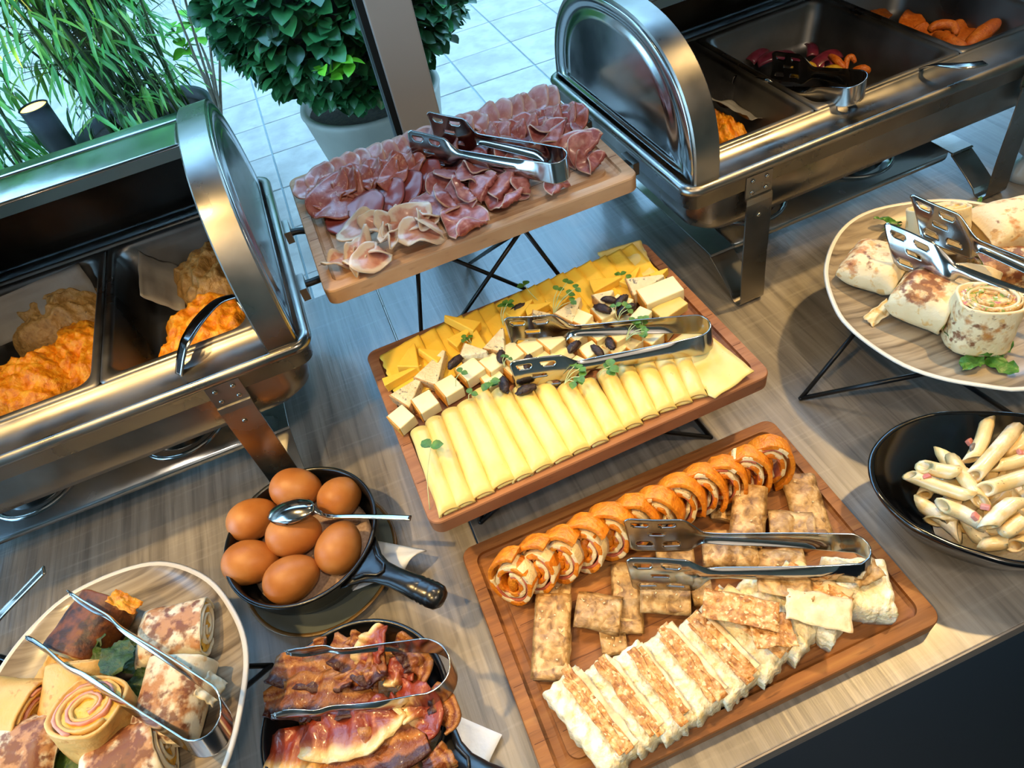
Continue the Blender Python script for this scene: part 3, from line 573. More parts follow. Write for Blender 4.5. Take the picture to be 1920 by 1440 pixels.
# ---------------------------------------------------------------- tongs, spoons
def tongs(label, A, Bp, hinge, kind='slotted', w_=(.040, .013, .022), tilt=(0, 0, 1), zt=None, hr=None, nu=150):
    """one springy strip: tip A -> bend -> tip B.  points are 3D on the strip's middle line; width stands along `tilt`"""
    A, Bp, Hc = Vector(A), Vector(Bp), Vector(hinge)
    d = (Hc-(A+Bp)/2); d.normalize(); side = (A-Bp); side = (side-d*side.dot(d)); sep = side.length; side.normalize()
    hr = hr or .012
    a1 = Hc - d*hr*1.2 + side*hr; b1 = Hc - d*hr*1.2 - side*hr
    arc = [Hc - d*hr*1.2 + side*hr*cos(t) + d*hr*1.2*sin(t) for t in [pi*k/8 for k in range(1, 8)]]
    La = (A-a1).length
    def arm(P, Q, s): return [P, P+(Q-P)*.15+side*s*.000, P+(Q-P)*.30+side*s*.0015, P+(Q-P)*.42-side*s*.001, P+(Q-P)*.7, Q]
    ctrl = arm(A, a1, 1)+arc+list(reversed(arm(Bp, b1, -1)))
    path = spline(ctrl, 8); S = [0]
    for i in range(1, len(path)): S.append(S[-1]+(path[i]-path[i-1]).length)
    Lt = S[-1]; Wd = Vector(tilt).normalized()
    def at(s):
        lo, hi = 0, len(S)-1
        while hi-lo > 1:
            m = (lo+hi)//2
            if S[m] <= s: lo = m
            else: hi = m
        f = (s-S[lo])/max(S[hi]-S[lo], 1e-9); return path[lo].lerp(path[hi], f), (path[hi]-path[lo]).normalized()
    pw, nw, hw = w_
    def width(dd):
        if kind == 'slotted':
            if dd < .006: return pw*(.80+.20*sqrt(dd/.006))
            if dd < .050: return pw*(1-.05*(dd-.006)/.044)
            if dd < .070: t = (dd-.050)/.020; t = t*t*(3-2*t); return pw*.95*(1-t)+nw*t
        else:
            if dd < .012: return nw*.75+(nw*.75)*dd/.012
            if dd < .030: return nw*1.5
            if dd < .045: t = (dd-.030)/.015; return nw*1.5*(1-t)+nw*t
            if dd < .045: return nw
        e = (dd-.07)/max(La-.07, .01); e = min(max(e, 0), 1); return nw+(hw-nw)*e**1.3
    nv = 27; vs = []; fs = []
    step = .0016; dl = [k*step for k in range(int(.07/step))]; rest = [.07+(Lt-.14)*k/60 for k in range(61)]
    SS = dl+rest+[Lt-x for x in reversed(dl)]
    for s in SS:
        p, t = at(s); dd = min(s, Lt-s); w = width(dd); nn = t.cross(Wd).normalized()
        cup = .0022 if dd < .06 else (.0022+.0016*min(1, (dd-.06)/.02))*(1 if dd < La-.03 else max(0, 1-(dd-La+.03)/.02))
        if kind != 'slotted': cup *= .7
        for j in range(nv):
            v = j/(nv-1)*2-1; vs.append(tuple(p+Wd*(w*.5*v) - nn*cup*(1-v*v)))
    def slot(dd, v):
        if kind != 'slotted': return dd < .0035 and int((v+1)*6.5) % 2 == 0
        for cu, cv in ((.014, .60), (.014, -.60), (.026, 0.0), (.038, .60), (.038, -.60)):
            if (abs(dd-cu)/.0072)**4 + (abs(v-cv)/.115)**4 < 1: return True
        return False
    n = len(SS)
    for i in range(n-1):
        dd = (min(SS[i], Lt-SS[i])+min(SS[i+1], Lt-SS[i+1]))/2
        for j in range(nv-1):
            if slot(dd, (j+.5)/(nv-1)*2-1): continue
            fs.append((i*nv+j, (i+1)*nv+j, (i+1)*nv+j+1, i*nv+j+1))
    o = fixn(mk('serving_tongs', vs, fs, M['tong'])); solid(o, .0011, 0); return tag(o, label, 'tongs')
def up(p, dz): return (p[0], p[1], p[2]+dz)

# ---------------------------------------------------------------- cured meats on the light board
def sheet(name, rx, ry, m, seed=0, amp=.003, k=5, curl=0.0, fold=None, th=.0013, irr=.08, nr=9, ns=34):
    """thin wavy slice; e = distance from centre to edge"""
    rnd = random.Random(seed); ph = [rnd.uniform(0, 6.28) for _ in range(6)]
    vs = [(0, 0, 0)]; e = [0.0]; fs = []
    for i in range(1, nr+1):
        q = i/nr
        for j in range(ns):
            a = 2*pi*j/ns; rr = 1+irr*(sin(2*a+ph[0])+.6*sin(3*a+ph[1])+.5*sin(7*a+ph[2])*.5)
            x = rx*q*rr*cos(a); y = ry*q*rr*sin(a)
            z = amp*q*q*(sin(k*a+ph[3])+.5*sin((k*2-1)*a+ph[4])) + .0012*nz(x*90+seed, y*90, seed)
            if curl: z += curl*(x/rx)**2*.5*rx
            if fold is not None and x > fold:   # folded over on itself
                dx = x-fold; z += .0035+ dx*.12; x = fold - dx*.9
            vs.append((x, y, z)); e.append(q)
    for j in range(ns): fs.append((0, 1+j, 1+(j+1) % ns))
    for i in range(nr-1):
        for j in range(ns):
            a = 1+i*ns+j; b = 1+i*ns+(j+1) % ns; fs.append((a, a+ns, b+ns, b))
    o = mk(name, vs, fs, m, attrs={'e': e}); solid(o, th); return o
def along(p, q, n, jitter=0):
    return [tuple(p[a]+(q[a]-p[a])*i/(n-1)+(random.uniform(-jitter, jitter) if a < 2 else 0) for a in range(3)) for i in range(n)]
def put(o, loc, rx=0, ry=0, rz=0, s=1):
    o.location = loc; o.rotation_euler = Euler((rx, ry, rz), 'XYZ')
    o.scale = (s, s, s); return o
# far row: pale rosy slices rolled against each other
pa, pb = (-0.0233,0.7787,0.2220), (0.2700,0.7792,0.2220)
for i, p in enumerate(along(pa, pb, 19, .0015)):
    o = sheet('ham_slice', .027, .024, M['ham_pale'], 100+i, .0020, 4, .7)
    put(o, (p[0], p[1]-.004, p[2]-.002), radians(16), radians(-13+random.uniform(-3, 3)), radians(8+random.uniform(-8, 8)), 1)
    tag(o, 'pale rosy ham slice, %s from the left in the far row' % orde(i), 'ham slice', 'pale ham slices in the far row')
pa, pb = (-0.0127,0.7417,0.2240), (0.2779,0.7145,0.2240)
for i, p in enumerate(along(pa, pb, 20, .002)):
    o = sheet('ham_slice', .027, .025, M['ham_coppa'], 200+i, .0032, 5, .6)
    put(o, (p[0], p[1], p[2]-.001), radians(12+random.uniform(-6, 6)), radians(-15+random.uniform(-5, 5)), radians(random.uniform(-20, 20)))
    tag(o, 'ruffled marbled coppa slice, %s from the left in the second row' % orde(i), 'ham slice', 'marbled slices in the second row')
for i, (p, s) in enumerate([((0.0051,0.6888,0.2140), 1.25), ((0.0344,0.6959,0.2160), 1.15), ((0.0613,0.6973,0.2170), 1.1), ((0.0873,0.6995,0.2180), 1.05), ((0.1133,0.6967,0.2190), 1.0), ((0.1414,0.6970,0.2190), .95), ((0.1739,0.6943,0.2190), .95), ((0.2087,0.6995,0.2210), .95), ((0.2322,0.7020,0.2220), .95), ((0.2567,0.6974,0.2220), .9)]):
    o = sheet('ham_slice', .030, .024, M['ham_dark'], 300+i, .0012, 3, .35)
    put(o, p, radians(4), radians(-12), radians(20), s)
    tag(o, 'smooth dark red smoked ham slice, %s from the left in the middle row' % orde(i), 'ham slice', 'dark smoked slices in the middle row')
o = sheet('ham_slice', .042, .030, M['ham_coppa'], 402, .0045, 3, .3); put(o, (-0.0065,0.7260,0.2220), radians(14), radians(-10), radians(38)); tag(o, 'large wavy marbled slice lying over the left end of the meat rows', 'ham slice')
o = sheet('ham_slice', .024, .016, M['ham_coppa'], 405, .0045, 3, .3); put(o, (0.0615,0.7176,0.2290), radians(24), radians(-10), radians(30)); tag(o, 'small curled marbled slice to the left of the tongs blades', 'ham slice')
PRO = [  # pixel of centre, size, rz, rx, ry, fold, words
 ((0.1134,0.6772,0.2240), .030, 40, 15, -10, .010, 'folded prosciutto slice just below the tongs neck'),
 ((0.1174,0.6431,0.2200), .030, 10, 20, -25, .012, 'folded prosciutto slice with pale vein, left of the big triangular fold'),
 ((0.1442,0.6712,0.2260), .026, 60, 20, 0, .008, 'prosciutto fold partly under the tongs arm'),
 ((0.1464,0.6380,0.2220), .030, -70, 25, -20, .006, 'big triangular prosciutto fold pointing to the front edge'),
 ((0.1660,0.6325,0.2200), .032, -55, 18, -10, .008, 'prosciutto fold right of the big triangular one'),
 ((0.1592,0.6164,0.2160), .028, -70, 5, -4, .016, 'flat lower prosciutto slice under the right folds'),
 ((0.1865,0.6281,0.2210), .028, -20, 25, -10, .006, 'dark prosciutto fold under the tongs hinge side'),
 ((0.1092,0.6049,0.2140), .034, -75, 4, 0, .020, 'flat pink slice with a fat edge lying nearest the front edge of the board'),
 ((0.0935,0.6481,0.2200), .034, 15, 10, -6, .014, 'broad translucent prosciutto slice above the fatty ruffles'),
 ((0.2160,0.6067,0.2160), .018, -80, 4, 4, .010, 'small slice piece sticking out below the tongs bend'),
 ((0.2437,0.6720,0.2280), .034, -50, 30, -10, .010, 'tall pointed prosciutto fold behind the tongs bend'),
 ((0.2368,0.6908,0.2320), .028, 100, 20, -10, .008, 'upright prosciutto fold beside the tall pointed one'),
 ((0.2656,0.6371,0.2240), .034, -72, 30, 16, .006, 'long prosciutto fold at the right end of the board'),
 ((0.2674,0.6211,0.2160), .022, -60, 10, 20, .006, 'fat-tipped prosciutto end near the right rim'),
 ((0.2749,0.6789,0.2240), .022, 30, 25, 0, .006, 'small pinkish curl near the far right rim'),
 ((0.1972,0.6894,0.2300), .026, 35, 25, -10, .008, 'small prosciutto triangle above the tongs arm'),
 ((0.1618,0.6724,0.2240), .026, 20, 12, -10, .010, 'prosciutto slice between the two tongs arms'),
 ((0.1971,0.6594,0.2240), .028, 10, 12, -10, .010, 'prosciutto slice between the tongs arms near the bend')]
for i, (p, s, rz, rx, ry, fo, lb) in enumerate(PRO):
    o = sheet('prosciutto_slice', s, s*.72, M['ham_pro'], 500+i, .0035, 3, .2, fo); put(o, p, radians(rx), radians(ry), radians(rz)); tag(o, lb, 'ham slice', 'prosciutto folds on the meat board')
FAT = [((-0.0009,0.6486,0.2220), .026, 20, 15, 0, 'fatty prosciutto curl with a long pale edge at the left'), ((0.0278,0.6359,0.2260), .024, -30, 30, 10, 'pale ruffle of prosciutto fat over the left curls'), ((-0.0077,0.6105,0.2200), .024, 60, 12, -10, 'round pale fat curl at the front left corner of the meats'),
 ((0.0084,0.5936,0.2190), .030, 20, 16, 10, 'red prosciutto slice with fat edge at the front left corner'), ((-0.0261,0.6191,0.2140), .020, 0, 2, 0, 'thin purplish slice lying flat at the left front corner'), ((0.0264,0.6074,0.2260), .018, 80, 35, 10, 'small stiff white fat strip standing between curls'),
 ((0.0584,0.6282,0.2260), .026, -10, 30, -10, 'upright fatty prosciutto ruffle in the middle front'), ((0.0651,0.6094,0.2190), .034, 25, 14, 0, 'wide boat-shaped fatty slice at the front of the board'), ((0.0448,0.6320,0.2240), .022, 45, 30, 0, 'crumpled pale prosciutto piece left of the boat-shaped slice'), ((0.0717,0.6187,0.2250), .020, 60, 35, 10, 'white-edged prosciutto curl right of the upright ruffle'), ((-0.0127,0.5954,0.2150), .012, 70, 8, 0, 'small white fat tip pointing to the front left corner')]
for i, (p, s, rz, rx, ry, lb) in enumerate(FAT):
    o = sheet('prosciutto_slice', s, s*.6, M['ham_fat'], 600+i, .0065, 2+i % 3, .5, s*.35 if i % 2 else None); put(o, p, radians(rx), radians(ry), radians(rz)); tag(o, lb, 'ham slice', 'fatty prosciutto curls')
tongs('steel tongs with slotted blades lying across the cured meats', (0.1242,0.7609,0.2450), (0.0944,0.7432,0.2400), (0.2279,0.6009,0.2360), tilt=(.05, .25, 1), hr=.013)

# ---------------------------------------------------------------- cheeses
ca, cb = (-0.0066,0.5546,0.1040), (0.2661,0.5610,0.1060)
def cheese_sheet(name, w, d, m, seed, amp=.0008, th=.0022, wav=.0):
    def f(u, v):
        x = (u-.5)*w; y = (v-.5)*d
        x += .0012*sin(v*38+seed)*(1 if u < .08 else 0) + .0010*nz(v*9, seed); y += .001*nz(u*9, seed+4)
        return (x, y, amp*nz(u*3, v*3, seed)+wav*x*x*10)
    o = mk(name, *grid(12, 26, f), m); solid(o, th); return o
for i, p in enumerate(along(ca, cb, 16, .001)):
    o = cheese_sheet('cheese_slice', .050, .078, M['cheese_flat'], i); o.rotation_euler = (radians(3), radians(-9), radians(3+random.uniform(-3, 3))); o.location = (p[0]+.004, p[1]-.014, p[2]+.001+ .00035*i)
    tag(o, 'flat yellow cheese slice, %s from the left in the shingled far row' % orde(i), 'cheese slice', 'yellow cheese slices in the far row')
o = cheese_sheet('cheese_slice', .052, .060, M['cheese_pale'], 31, .002); put(o, (0.2722,0.5640,0.1140), radians(2), radians(-4), radians(-12)); tag(o, 'pale yellow cheese slice on top at the far right corner of the shingled row', 'cheese slice')
# rolled / folded front slices
TOPS = [(-0.0170,0.4501,0.1080), (0.0002,0.4548,0.1080), (0.0190,0.4578,0.1090), (0.0372,0.4591,0.1090), (0.0555,0.4604,0.1090), (0.0738,0.4510,0.1100), (0.0950,0.4441,0.1100), (0.1165,0.4354,0.1100), (0.1366,0.4242,0.1100), (0.1564,0.4180,0.1100), (0.1788,0.4219,0.1100), (0.1992,0.4238,0.1100), (0.2193,0.4225,0.1100), (0.2388,0.4200,0.1100)]
BOTS = [(-0.0176,0.3509,0.1080), (-0.0028,0.3510,0.1080), (0.0160,0.3529,0.1080), (0.0381,0.3546,0.1080), (0.0564,0.3544,0.1080), (0.0762,0.3548,0.1080), (0.0962,0.3553,0.1080), (0.1155,0.3562,0.1080), (0.1344,0.3560,0.1080), (0.1538,0.3585,0.1080), (0.1721,0.3588,0.1080), (0.1904,0.3607,0.1080), (0.2091,0.3610,0.1080), (0.2263,0.3606,0.1080)]
BOTS.append((0.2428,0.3608,0.1080)); TOPS.append((0.2560,0.4135,0.1100))
def fold_mesh(L_, w, h, seed):
    """a slice folded over into a soft half-pipe, shingled onto its neighbour"""
    def f(u, v):
        y = (v-.5)*L_; t = pi*(.0+u*1.0)
        if u < .78: a = pi*(1-u/.78); x = w*.5*cos(a); z = h*sin(a)**.75 if sin(a) > 0 else 0
        else: k = (u-.78)/.22; x = w*(.5-.75*k); z = .0008+.0004*k
        z *= .62+.38*min(1, v/.16); flare = 1+.10*max(0, .12-v)/.12
        return (x*flare + .0008*nz(v*4, seed), y, z*flare + .0006*nz(v*5, u*3, seed))
    return grid(19, 14, f)
for i in range(15):
    a, b = Vector(TOPS[i]), Vector(BOTS[i]); a += (a-b).normalized()*(.010 if i > 3 else .003); d = a-b; ang = atan2(d.y, d.x)-pi/2; L_ = hypot(d.x, d.y)
    w = (Vector(BOTS[max(i, 1)])-Vector(BOTS[max(i, 1)-1])).length*1.12
    o = mk('cheese_slice', *fold_mesh(L_, max(w, .020), .0120, i), M['cheese_pale']); solid(o, .0030, -1)
    o.location = ((a.x+b.x)/2, (a.y+b.y)/2, .0995+.0002*(i % 2)); o.rotation_euler = (radians(.6), radians(-4), ang)
    tag(o, 'folded pale cheese slice, %s from the left in the front row' % orde(i), 'cheese slice', 'folded cheese slices in the front row')
o = cheese_sheet('cheese_slice', .050, .082, M['cheese_pale'], 77, .0030, .0018, .0); put(o, (0.2729,0.3961,0.1060), radians(2), radians(-5), radians(10)); tag(o, 'wide flat cheese slice with small holes at the right end of the front row', 'cheese slice')
# blocks, wedges
def block(name, l, w, h, m, rindm=None, label='', wedge=False, cat='cheese cube', group=None, seed=0):
    r = root(name)
    if wedge: v, f = loft([[(0, -w/2, 0), (0, w/2, 0), (l, w*.06, 0), (l, -w*.06, 0)], [(0, -w/2*.95, h), (0, w/2*.95, h), (l*.97, w*.06, h*.9), (l*.97, -w*.06, h*.9)]])
    else: v, f = loft([[(0, -w/2, 0), (0, w/2, 0), (l, w/2*.97, 0), (l, -w/2*.97, 0)], [(.0005, -w/2, h*.97), (0, w/2*.98, h), (l*.98, w/2*.97, h), (l, -w/2*.97, h*1.02)]])
    o = mk('paste', v, f, m, r, smooth=False); bev(o, .0012, 3)
    if rindm:
        o2 = mk('rind', *loft([[(-.0012, -w/2, 0), (-.0012, w/2, 0), (0, w/2, 0), (0, -w/2, 0)], [(-.0010, -w/2*.96, h*.97), (-.0010, w/2*.96, h), (.0003, w/2*.96, h+.0002), (.0003, -w/2*.96, h)]]), rindm, r, smooth=False); bev(o2, .0004, 1)
    return tag(r, label, cat, group)
def put2(r, p, rz, rx=0, ry=0): r.location = p; r.rotation_euler = (radians(rx), radians(ry), radians(rz)); return r
CUB = [((-0.0294,0.4689,0.1010), 'in front of the lowest blue cheese wedge', .020, .024), ((-0.0033,0.4763,0.1020), 'second from the left rim', .022, .024), ((0.0244,0.4823,0.1040), 'third from the left rim', .022, .026), ((0.0520,0.4905,0.1060), 'large and pale, left of the split pair', .024, .024), ((0.0761,0.4881,0.1070), 'with an orange edge, above the folded slices', .020, .022), ((0.0993,0.4898,0.1080), 'with an orange edge under the dark raisin', .022, .026),
 ((0.1199,0.4877,0.1090), 'just below the upper tongs blade', .020, .022), ((0.1428,0.4854,0.1090), 'white-faced, left of the tongs neck', .022, .024), ((0.1865,0.4973,0.1090), 'behind the upper tongs arm', .018, .022), ((0.2097,0.4970,0.1090), 'behind the upper arm, beside a raisin', .020, .022), ((0.2306,0.4944,0.1090), 'behind the upper arm next to the large block', .022, .022),
 ((0.1728,0.4790,0.1090), 'rounded, between the tongs arms at left', .018, .018), ((0.1906,0.4686,0.1090), 'rounded, between the tongs arms in the middle', .018, .018), ((0.2082,0.4583,0.1090), 'rounded, between the tongs arms at right', .018, .020), ((0.2329,0.4523,0.1080), 'near the tongs bend', .020, .018), ((0.2411,0.4675,0.1100), 'right behind the upper arm, near the bend', .020, .016), ((0.1740,0.4552,0.1070), 'under the lower tongs arm', .018, .018), ((0.1574,0.4414,0.1060), 'in front of the lower tongs neck', .016, .018)]
for i, (p, w, l, ww) in enumerate(CUB):
    put2(block('cheese_cube', l, ww, .014, M['cheese_cube'], M['rind'], 'smoked cheese cube ' + w, group='smoked cheese cubes'), (p[0]-.008, p[1], p[2]-.0005), 18+random.uniform(-12, 12), random.uniform(-4, 4), random.uniform(-6, 4))
for i, q in enumerate([(0.0709,0.4760,0.1030), (0.0964,0.4779,0.1040), (0.1106,0.4699,0.1040), (0.1288,0.4718,0.1040), (0.1456,0.4675,0.1040), (0.1534,0.5049,0.1060), (0.1678,0.4965,0.1060), (0.1866,0.4873,0.1060), (0.1861,0.4550,0.1040), (0.2011,0.4499,0.1040), (0.2176,0.4475,0.1040), (0.2386,0.4443,0.1040), (0.2598,0.4503,0.1040), (0.2068,0.4811,0.1060), (0.2246,0.4706,0.1060), (0.0668,0.4922,0.1030)]):
    put2(block('cheese_cube', .021, .021, .0125, M['cheese_cube'], M['rind'], 'lower-lying smoked cheese cube, %s in a zigzag from the left under the tongs' % orde(i), group='smoked cheese cubes'), (q[0]-.008, q[1], q[2]-.003), 20+random.uniform(-14, 14), random.uniform(-4, 4), random.uniform(-6, 4))
put2(block('cheese_cube', .044, .026, .016, M['cheese_cube'], M['rind'], 'large oblong pale cheese block at the far right of the cubes'), (0.2556,0.4944,0.1080), -4, 2, -4)
put2(block('cheese_wedge', .034, .020, .012, M['cheese_pale'], None, 'pale slab of cheese beside the tongs bend', cat='cheese wedge'), (0.2608,0.4705,0.1040), 10, 4, -4)
BLU = [((0.0075,0.5051,0.1060), .044, .030, 42, 'long blue cheese wedge carrying a raisin near the left end'), ((0.0582,0.5179,0.1140), .030, .020, -40, 'crumbly blue-veined wedge leaning on the long one'), ((-0.0242,0.4960,0.1020), .036, .030, 30, 'blue cheese wedge nearest the left rim'), ((0.0855,0.5043,0.1120), .032, .026, 50, 'whitish blue cheese wedge left of the upper tongs blade'), ((0.1699,0.5113,0.1120), .034, .026, 30, 'blue cheese wedge behind the tongs neck'), ((0.2134,0.5145,0.1140), .022, .022, 10, 'small white wedge with two raisins on it'), ((0.2543,0.5168,0.1120), .040, .028, -10, 'blue cheese wedge at the far right near the large block'), ((0.1444,0.5305,0.1120), .020, .016, -30, 'small blue cheese crumb above the tongs blade')]
for i, (p, l, w, rz, lb) in enumerate(BLU):
    put2(block('blue_cheese_wedge', l, w, .016, M['blue'], M['blue_rind'], lb, True, 'blue cheese', 'blue cheese wedges'), (p[0], p[1], p[2]-.004), rz, 6, -8)
YEL = [((-0.0332,0.5298,0.1040), .046, .012, 0, 'thin yellow cheese wedge crossing the left rim'), ((-0.0045,0.5326,0.1100), .034, .026, 62, 'bright yellow triangular wedge leaning at the left end'), ((0.0322,0.5240,0.1120), .032, .020, 130, 'yellow wedge behind the crumbly blue piece'), ((0.0710,0.5127,0.1120), .034, .022, 78, 'yellow triangle leaning left of the whitish wedge'), ((0.0804,0.5442,0.1160), .044, .018, 130, 'long yellow wedge standing above the leaning triangle'), ((0.1207,0.5422,0.1140), .034, .020, 20, 'yellow wedge behind the sprouts at the middle'), ((0.1394,0.5431,0.1140), .030, .018, -10, 'pale wedge just right of the far raisin'), ((0.1652,0.5356,0.1140), .030, .022, 10, 'yellow wedge beside the large sprouts'), ((0.2181,0.5407,0.1140), .036, .022, -10, 'yellow wedge lying below the shingled row at right'), ((0.2515,0.5269,0.1120), .032, .016, 30, 'thin yellow wedge left of the far right blue piece'), ((0.2841,0.5221,0.1100), .022, .014, 10, 'small yellow wedge near the far right rim'), ((0.0498,0.5398,0.1120), .030, .020, 20, 'low yellow wedge among the far slices')]
for i, (p, l, w, rz, lb) in enumerate(YEL):
    put2(block('cheese_wedge', l, w, .012, M['cheese_flat'], None, lb, True, 'cheese wedge', 'yellow cheese wedges'), (p[0], p[1], p[2]-.003), rz, 5, -6)
def raisin_mesh(seed):
    vs = []; n1, n2 = 14, 16
    for i in range(n1+1):
        t = pi*i/n1
        for j in range(n2):
            a = 2*pi*j/n2; q = 1+.22*nz(2*cos(t)*2, sin(t)*cos(a)*3, sin(t)*sin(a)*3+seed)
            vs.append((.0088*cos(t)*q+.0, .0042*sin(t)*cos(a)*q+.0014*sin(t), .0036*sin(t)*sin(a)*q))
    fs = [(i*n2+j, (i+1)*n2+j, (i+1)*n2+(j+1) % n2, i*n2+(j+1) % n2) for i in range(n1) for j in range(n2)]
    return vs, fs
RAI = [((0.0441,0.5078,0.1210), 20, 'plump raisin on the long blue cheese wedge'), ((0.0911,0.4915,0.1210), 70, 'raisin on the whitish wedge'), ((0.1129,0.4695,0.1200), 60, 'raisin showing above the lower tongs blade'), ((0.0808,0.4568,0.1170), 80, 'raisin left of the lower tongs blade'), ((0.0964,0.4392,0.1160), -10, 'raisin just under the tip of the lower tongs blade'), ((0.1613,0.4618,0.1240), 35, 'large raisin between the tongs arms'), ((0.1786,0.4470,0.1220), -80, 'raisin standing in the gap between the arms'), ((0.1969,0.4504,0.1220), 80, 'reddish raisin between the arms'), ((0.2082,0.4243,0.1170), -5, 'raisin hidden partly by the lower arm'), ((0.1324,0.5489,0.1210), 5, 'raisin among the far wedges'), ((0.2221,0.5042,0.1260), -35, 'raisin on the small white wedge, upper one'), ((0.2092,0.4962,0.1260), -60, 'raisin on the small white wedge, lower one'), ((0.2312,0.4818,0.1260), 0, 'raisin lying across two cubes beside the oblong block'), ((0.2328,0.4957,0.1260), 30, 'small raisin near the oblong block'), ((0.2264,0.4606,0.1240), 0, 'raisin touching the upper arm under sprouts')]
for i, (p, rz, lb) in enumerate(RAI):
    o = mk('raisin', *raisin_mesh(i*3.1), M['raisin']); put(o, p, 0, radians(random.uniform(-10, 10)), radians(rz), random.uniform(1.05, 1.3)); tag(o, lb, 'raisin', 'raisins on the cheese board')
def sprout(p, h, rz, n, label, lean=.5, big=1.0):
    r = root('microgreen', p, (0, 0, radians(rz))); rn = random.Random(int(p[0]*9999)+n)
    for k in range(n):
        a = rn.uniform(-.9, .9); hh = h*rn.uniform(.6, 1.1); top = Vector((hh*lean*cos(a), hh*lean*sin(a), hh*.55))
        mk('stem', *tube(spline([(0, 0, 0), tuple(top*.5+Vector((0, .002, hh*.08))), tuple(top)], 3), .00045, 5), M['stem'], r)
        for s in (-1, 1):
            lf = mk('leaf', *leaf_mesh(.0062*big, .0058*big, .2, .2, 5), M['sprout'], r, loc=tuple(top), rot=(0, -.2+rn.uniform(-.3, .3), a+s*1.1+rn.uniform(-.3, .3)))
    return tag(r, label, 'microgreen', 'microgreens on the cheese board')
SPR = [((-0.0339,0.3631,0.1000), .050, 95, 1, 'lone sprout with two round leaves hanging over the left front corner of the cheese board', 1.0, 2.0), ((0.0339,0.4787,0.1180), .02, 60, 1, 'sprout on the third cheese cube', .5, 1.2), ((0.0631,0.4676,0.1160), .02, -60, 2, 'sprout with a big round leaf above the folded slices', .5, 1.7), ((0.0877,0.4759,0.1210), .016, 30, 2, 'tiny sprout on an orange-edged cube', .5, .8), ((0.1089,0.5367,0.1180), .03, 60, 3, 'sprout cluster left of the upper tongs blade', .6, 1.3), ((0.0714,0.5244,0.1180), .02, 120, 2, 'small dark sprout among the far wedges', .5, 1), ((0.1598,0.5579,0.1120), .03, 60, 1, 'long-stemmed sprout on the shingled far slices', .9, 1.5), ((0.1626,0.5219,0.1200), .036, 30, 5, 'largest sprout cluster, above the tongs neck', .8, 1.2), ((0.2481,0.5306,0.1140), .016, 20, 2, 'sprout pair near the far right slices', .5, 1.2), ((0.2166,0.4732,0.1240), .022, 40, 3, 'sprouts between the upper arm and the oblong block', .6, 1.1), ((0.2111,0.4457,0.1220), .030, 0, 5, 'dark sprout cluster between the arms', .7, 1.2), ((0.2300,0.4418,0.1220), .022, 30, 2, 'sprouts between the arms close to the bend', .6, 1.2), ((0.1670,0.4192,0.1160), .022, 10, 2, 'bright sprout below the lower tongs arm', .6, 1.7), ((0.1330,0.4276,0.1170), .026, -20, 5, 'sprout cluster in front of the lower tongs blade', .7, 1.4), ((0.0407,0.4590,0.1140), .014, 10, 1, 'tiny sprout at the top of the folded slices', .5, 1.2)]
for p, h, rz, n, lb, le, bg_ in SPR: sprout(p, h, rz, n, lb, le, bg_)
tongs('steel tongs with slotted blades lying across the cheeses', (0.1055,0.5080,0.1320), (0.0902,0.4557,0.1220), (0.2873,0.4090,0.1260), tilt=(0, .30, 1), hr=.013)

# ---------------------------------------------------------------- pastries on the oiled board
def spiral_strip(r0, r1, turns, th, depth, sq, seed=0, a0=0, rough=.0006, bulge=0):
    """a flat layer rolled into a spiral: face in YZ, extruded along X; sq = (y, z) squash"""
    n = int(26*turns); vs = []
    rn = random.Random(seed)
    for i in range(n+1):
        q = i/n; a = a0+2*pi*turns*q; r = r0+(r1-r0)*q; r += rough*2*nz(a*1.3, seed)
        for k, (dx, dr) in enumerate(((0, 0), (0, th), (depth, th), (depth, 0))):
            rr = r+dr+ (rough*2.5*nz(a*3.3, seed, dx*60) if dr else 0); x = dx + bulge*sin(a*5+seed)*(1 if dx == 0 else 0)
            vs.append((x-depth/2, rr*cos(a)*sq[0], rr*sin(a)*sq[1]))
    fs = [(i*4+j, i*4+(j+1) % 4, (i+1)*4+(j+1) % 4, (i+1)*4+j) for i in range(n) for j in range(4)]
    fs += [(3, 2, 1, 0), (n*4, n*4+1, n*4+2, n*4+3)]
    return vs, fs
pa, pb = (0.0153,0.2971,0.0500), (0.2826,0.3012,0.0500)
for i, p in enumerate(along(pa, pb, 12, .0008)):
    r = root('egg_roll_slice'); d = .019; sq = (.84, 1.0); R1 = .0335
    for nm, m_, a, b, t, tth in (('omelette_layer', M['roll_egg'], .0045, R1-.0058, 2.05, .0052), ('cream_layer', M['roll_cream'], .0092, R1-.0105, 1.78, .0050), ('ham_layer', M['roll_ham'], .0075, R1-.0125, 1.72, .0022)):
        o = fixn(mk(nm, *spiral_strip(a, b, t, tth, d*(1 if nm == 'omelette_layer' else .96), sq, i*3+len(nm), 1.3+i*.25, .0007, .0006), m_, r)); bev(o, .0009, 2)
    o = fixn(mk('omelette_core', *loft([[(x, q*.0072*cos(a*pi/7)*.7, q*.0072*sin(a*pi/7)*1.6) for a in range(14)] for x, q in ((-d/2, .6), (-d/2+.0015, 1), (d/2-.0015, 1), (d/2, .6))]), M['roll_egg'], r))
    tag(r, 'ham and cream omelette roll slice, %s from the left in the row' % orde(i), 'egg roll', 'omelette roll slices on the board')
    r.location = (p[0], p[1]-.004, .0165+.031); r.rotation_euler = Euler((0, radians(20+random.uniform(-5, 5)), radians(44+i*1.6+random.uniform(-5, 5))), 'XYZ'); s = random.uniform(.94, 1.05)*(.97 if i > 8 else 1); r.scale = (1, s, s)
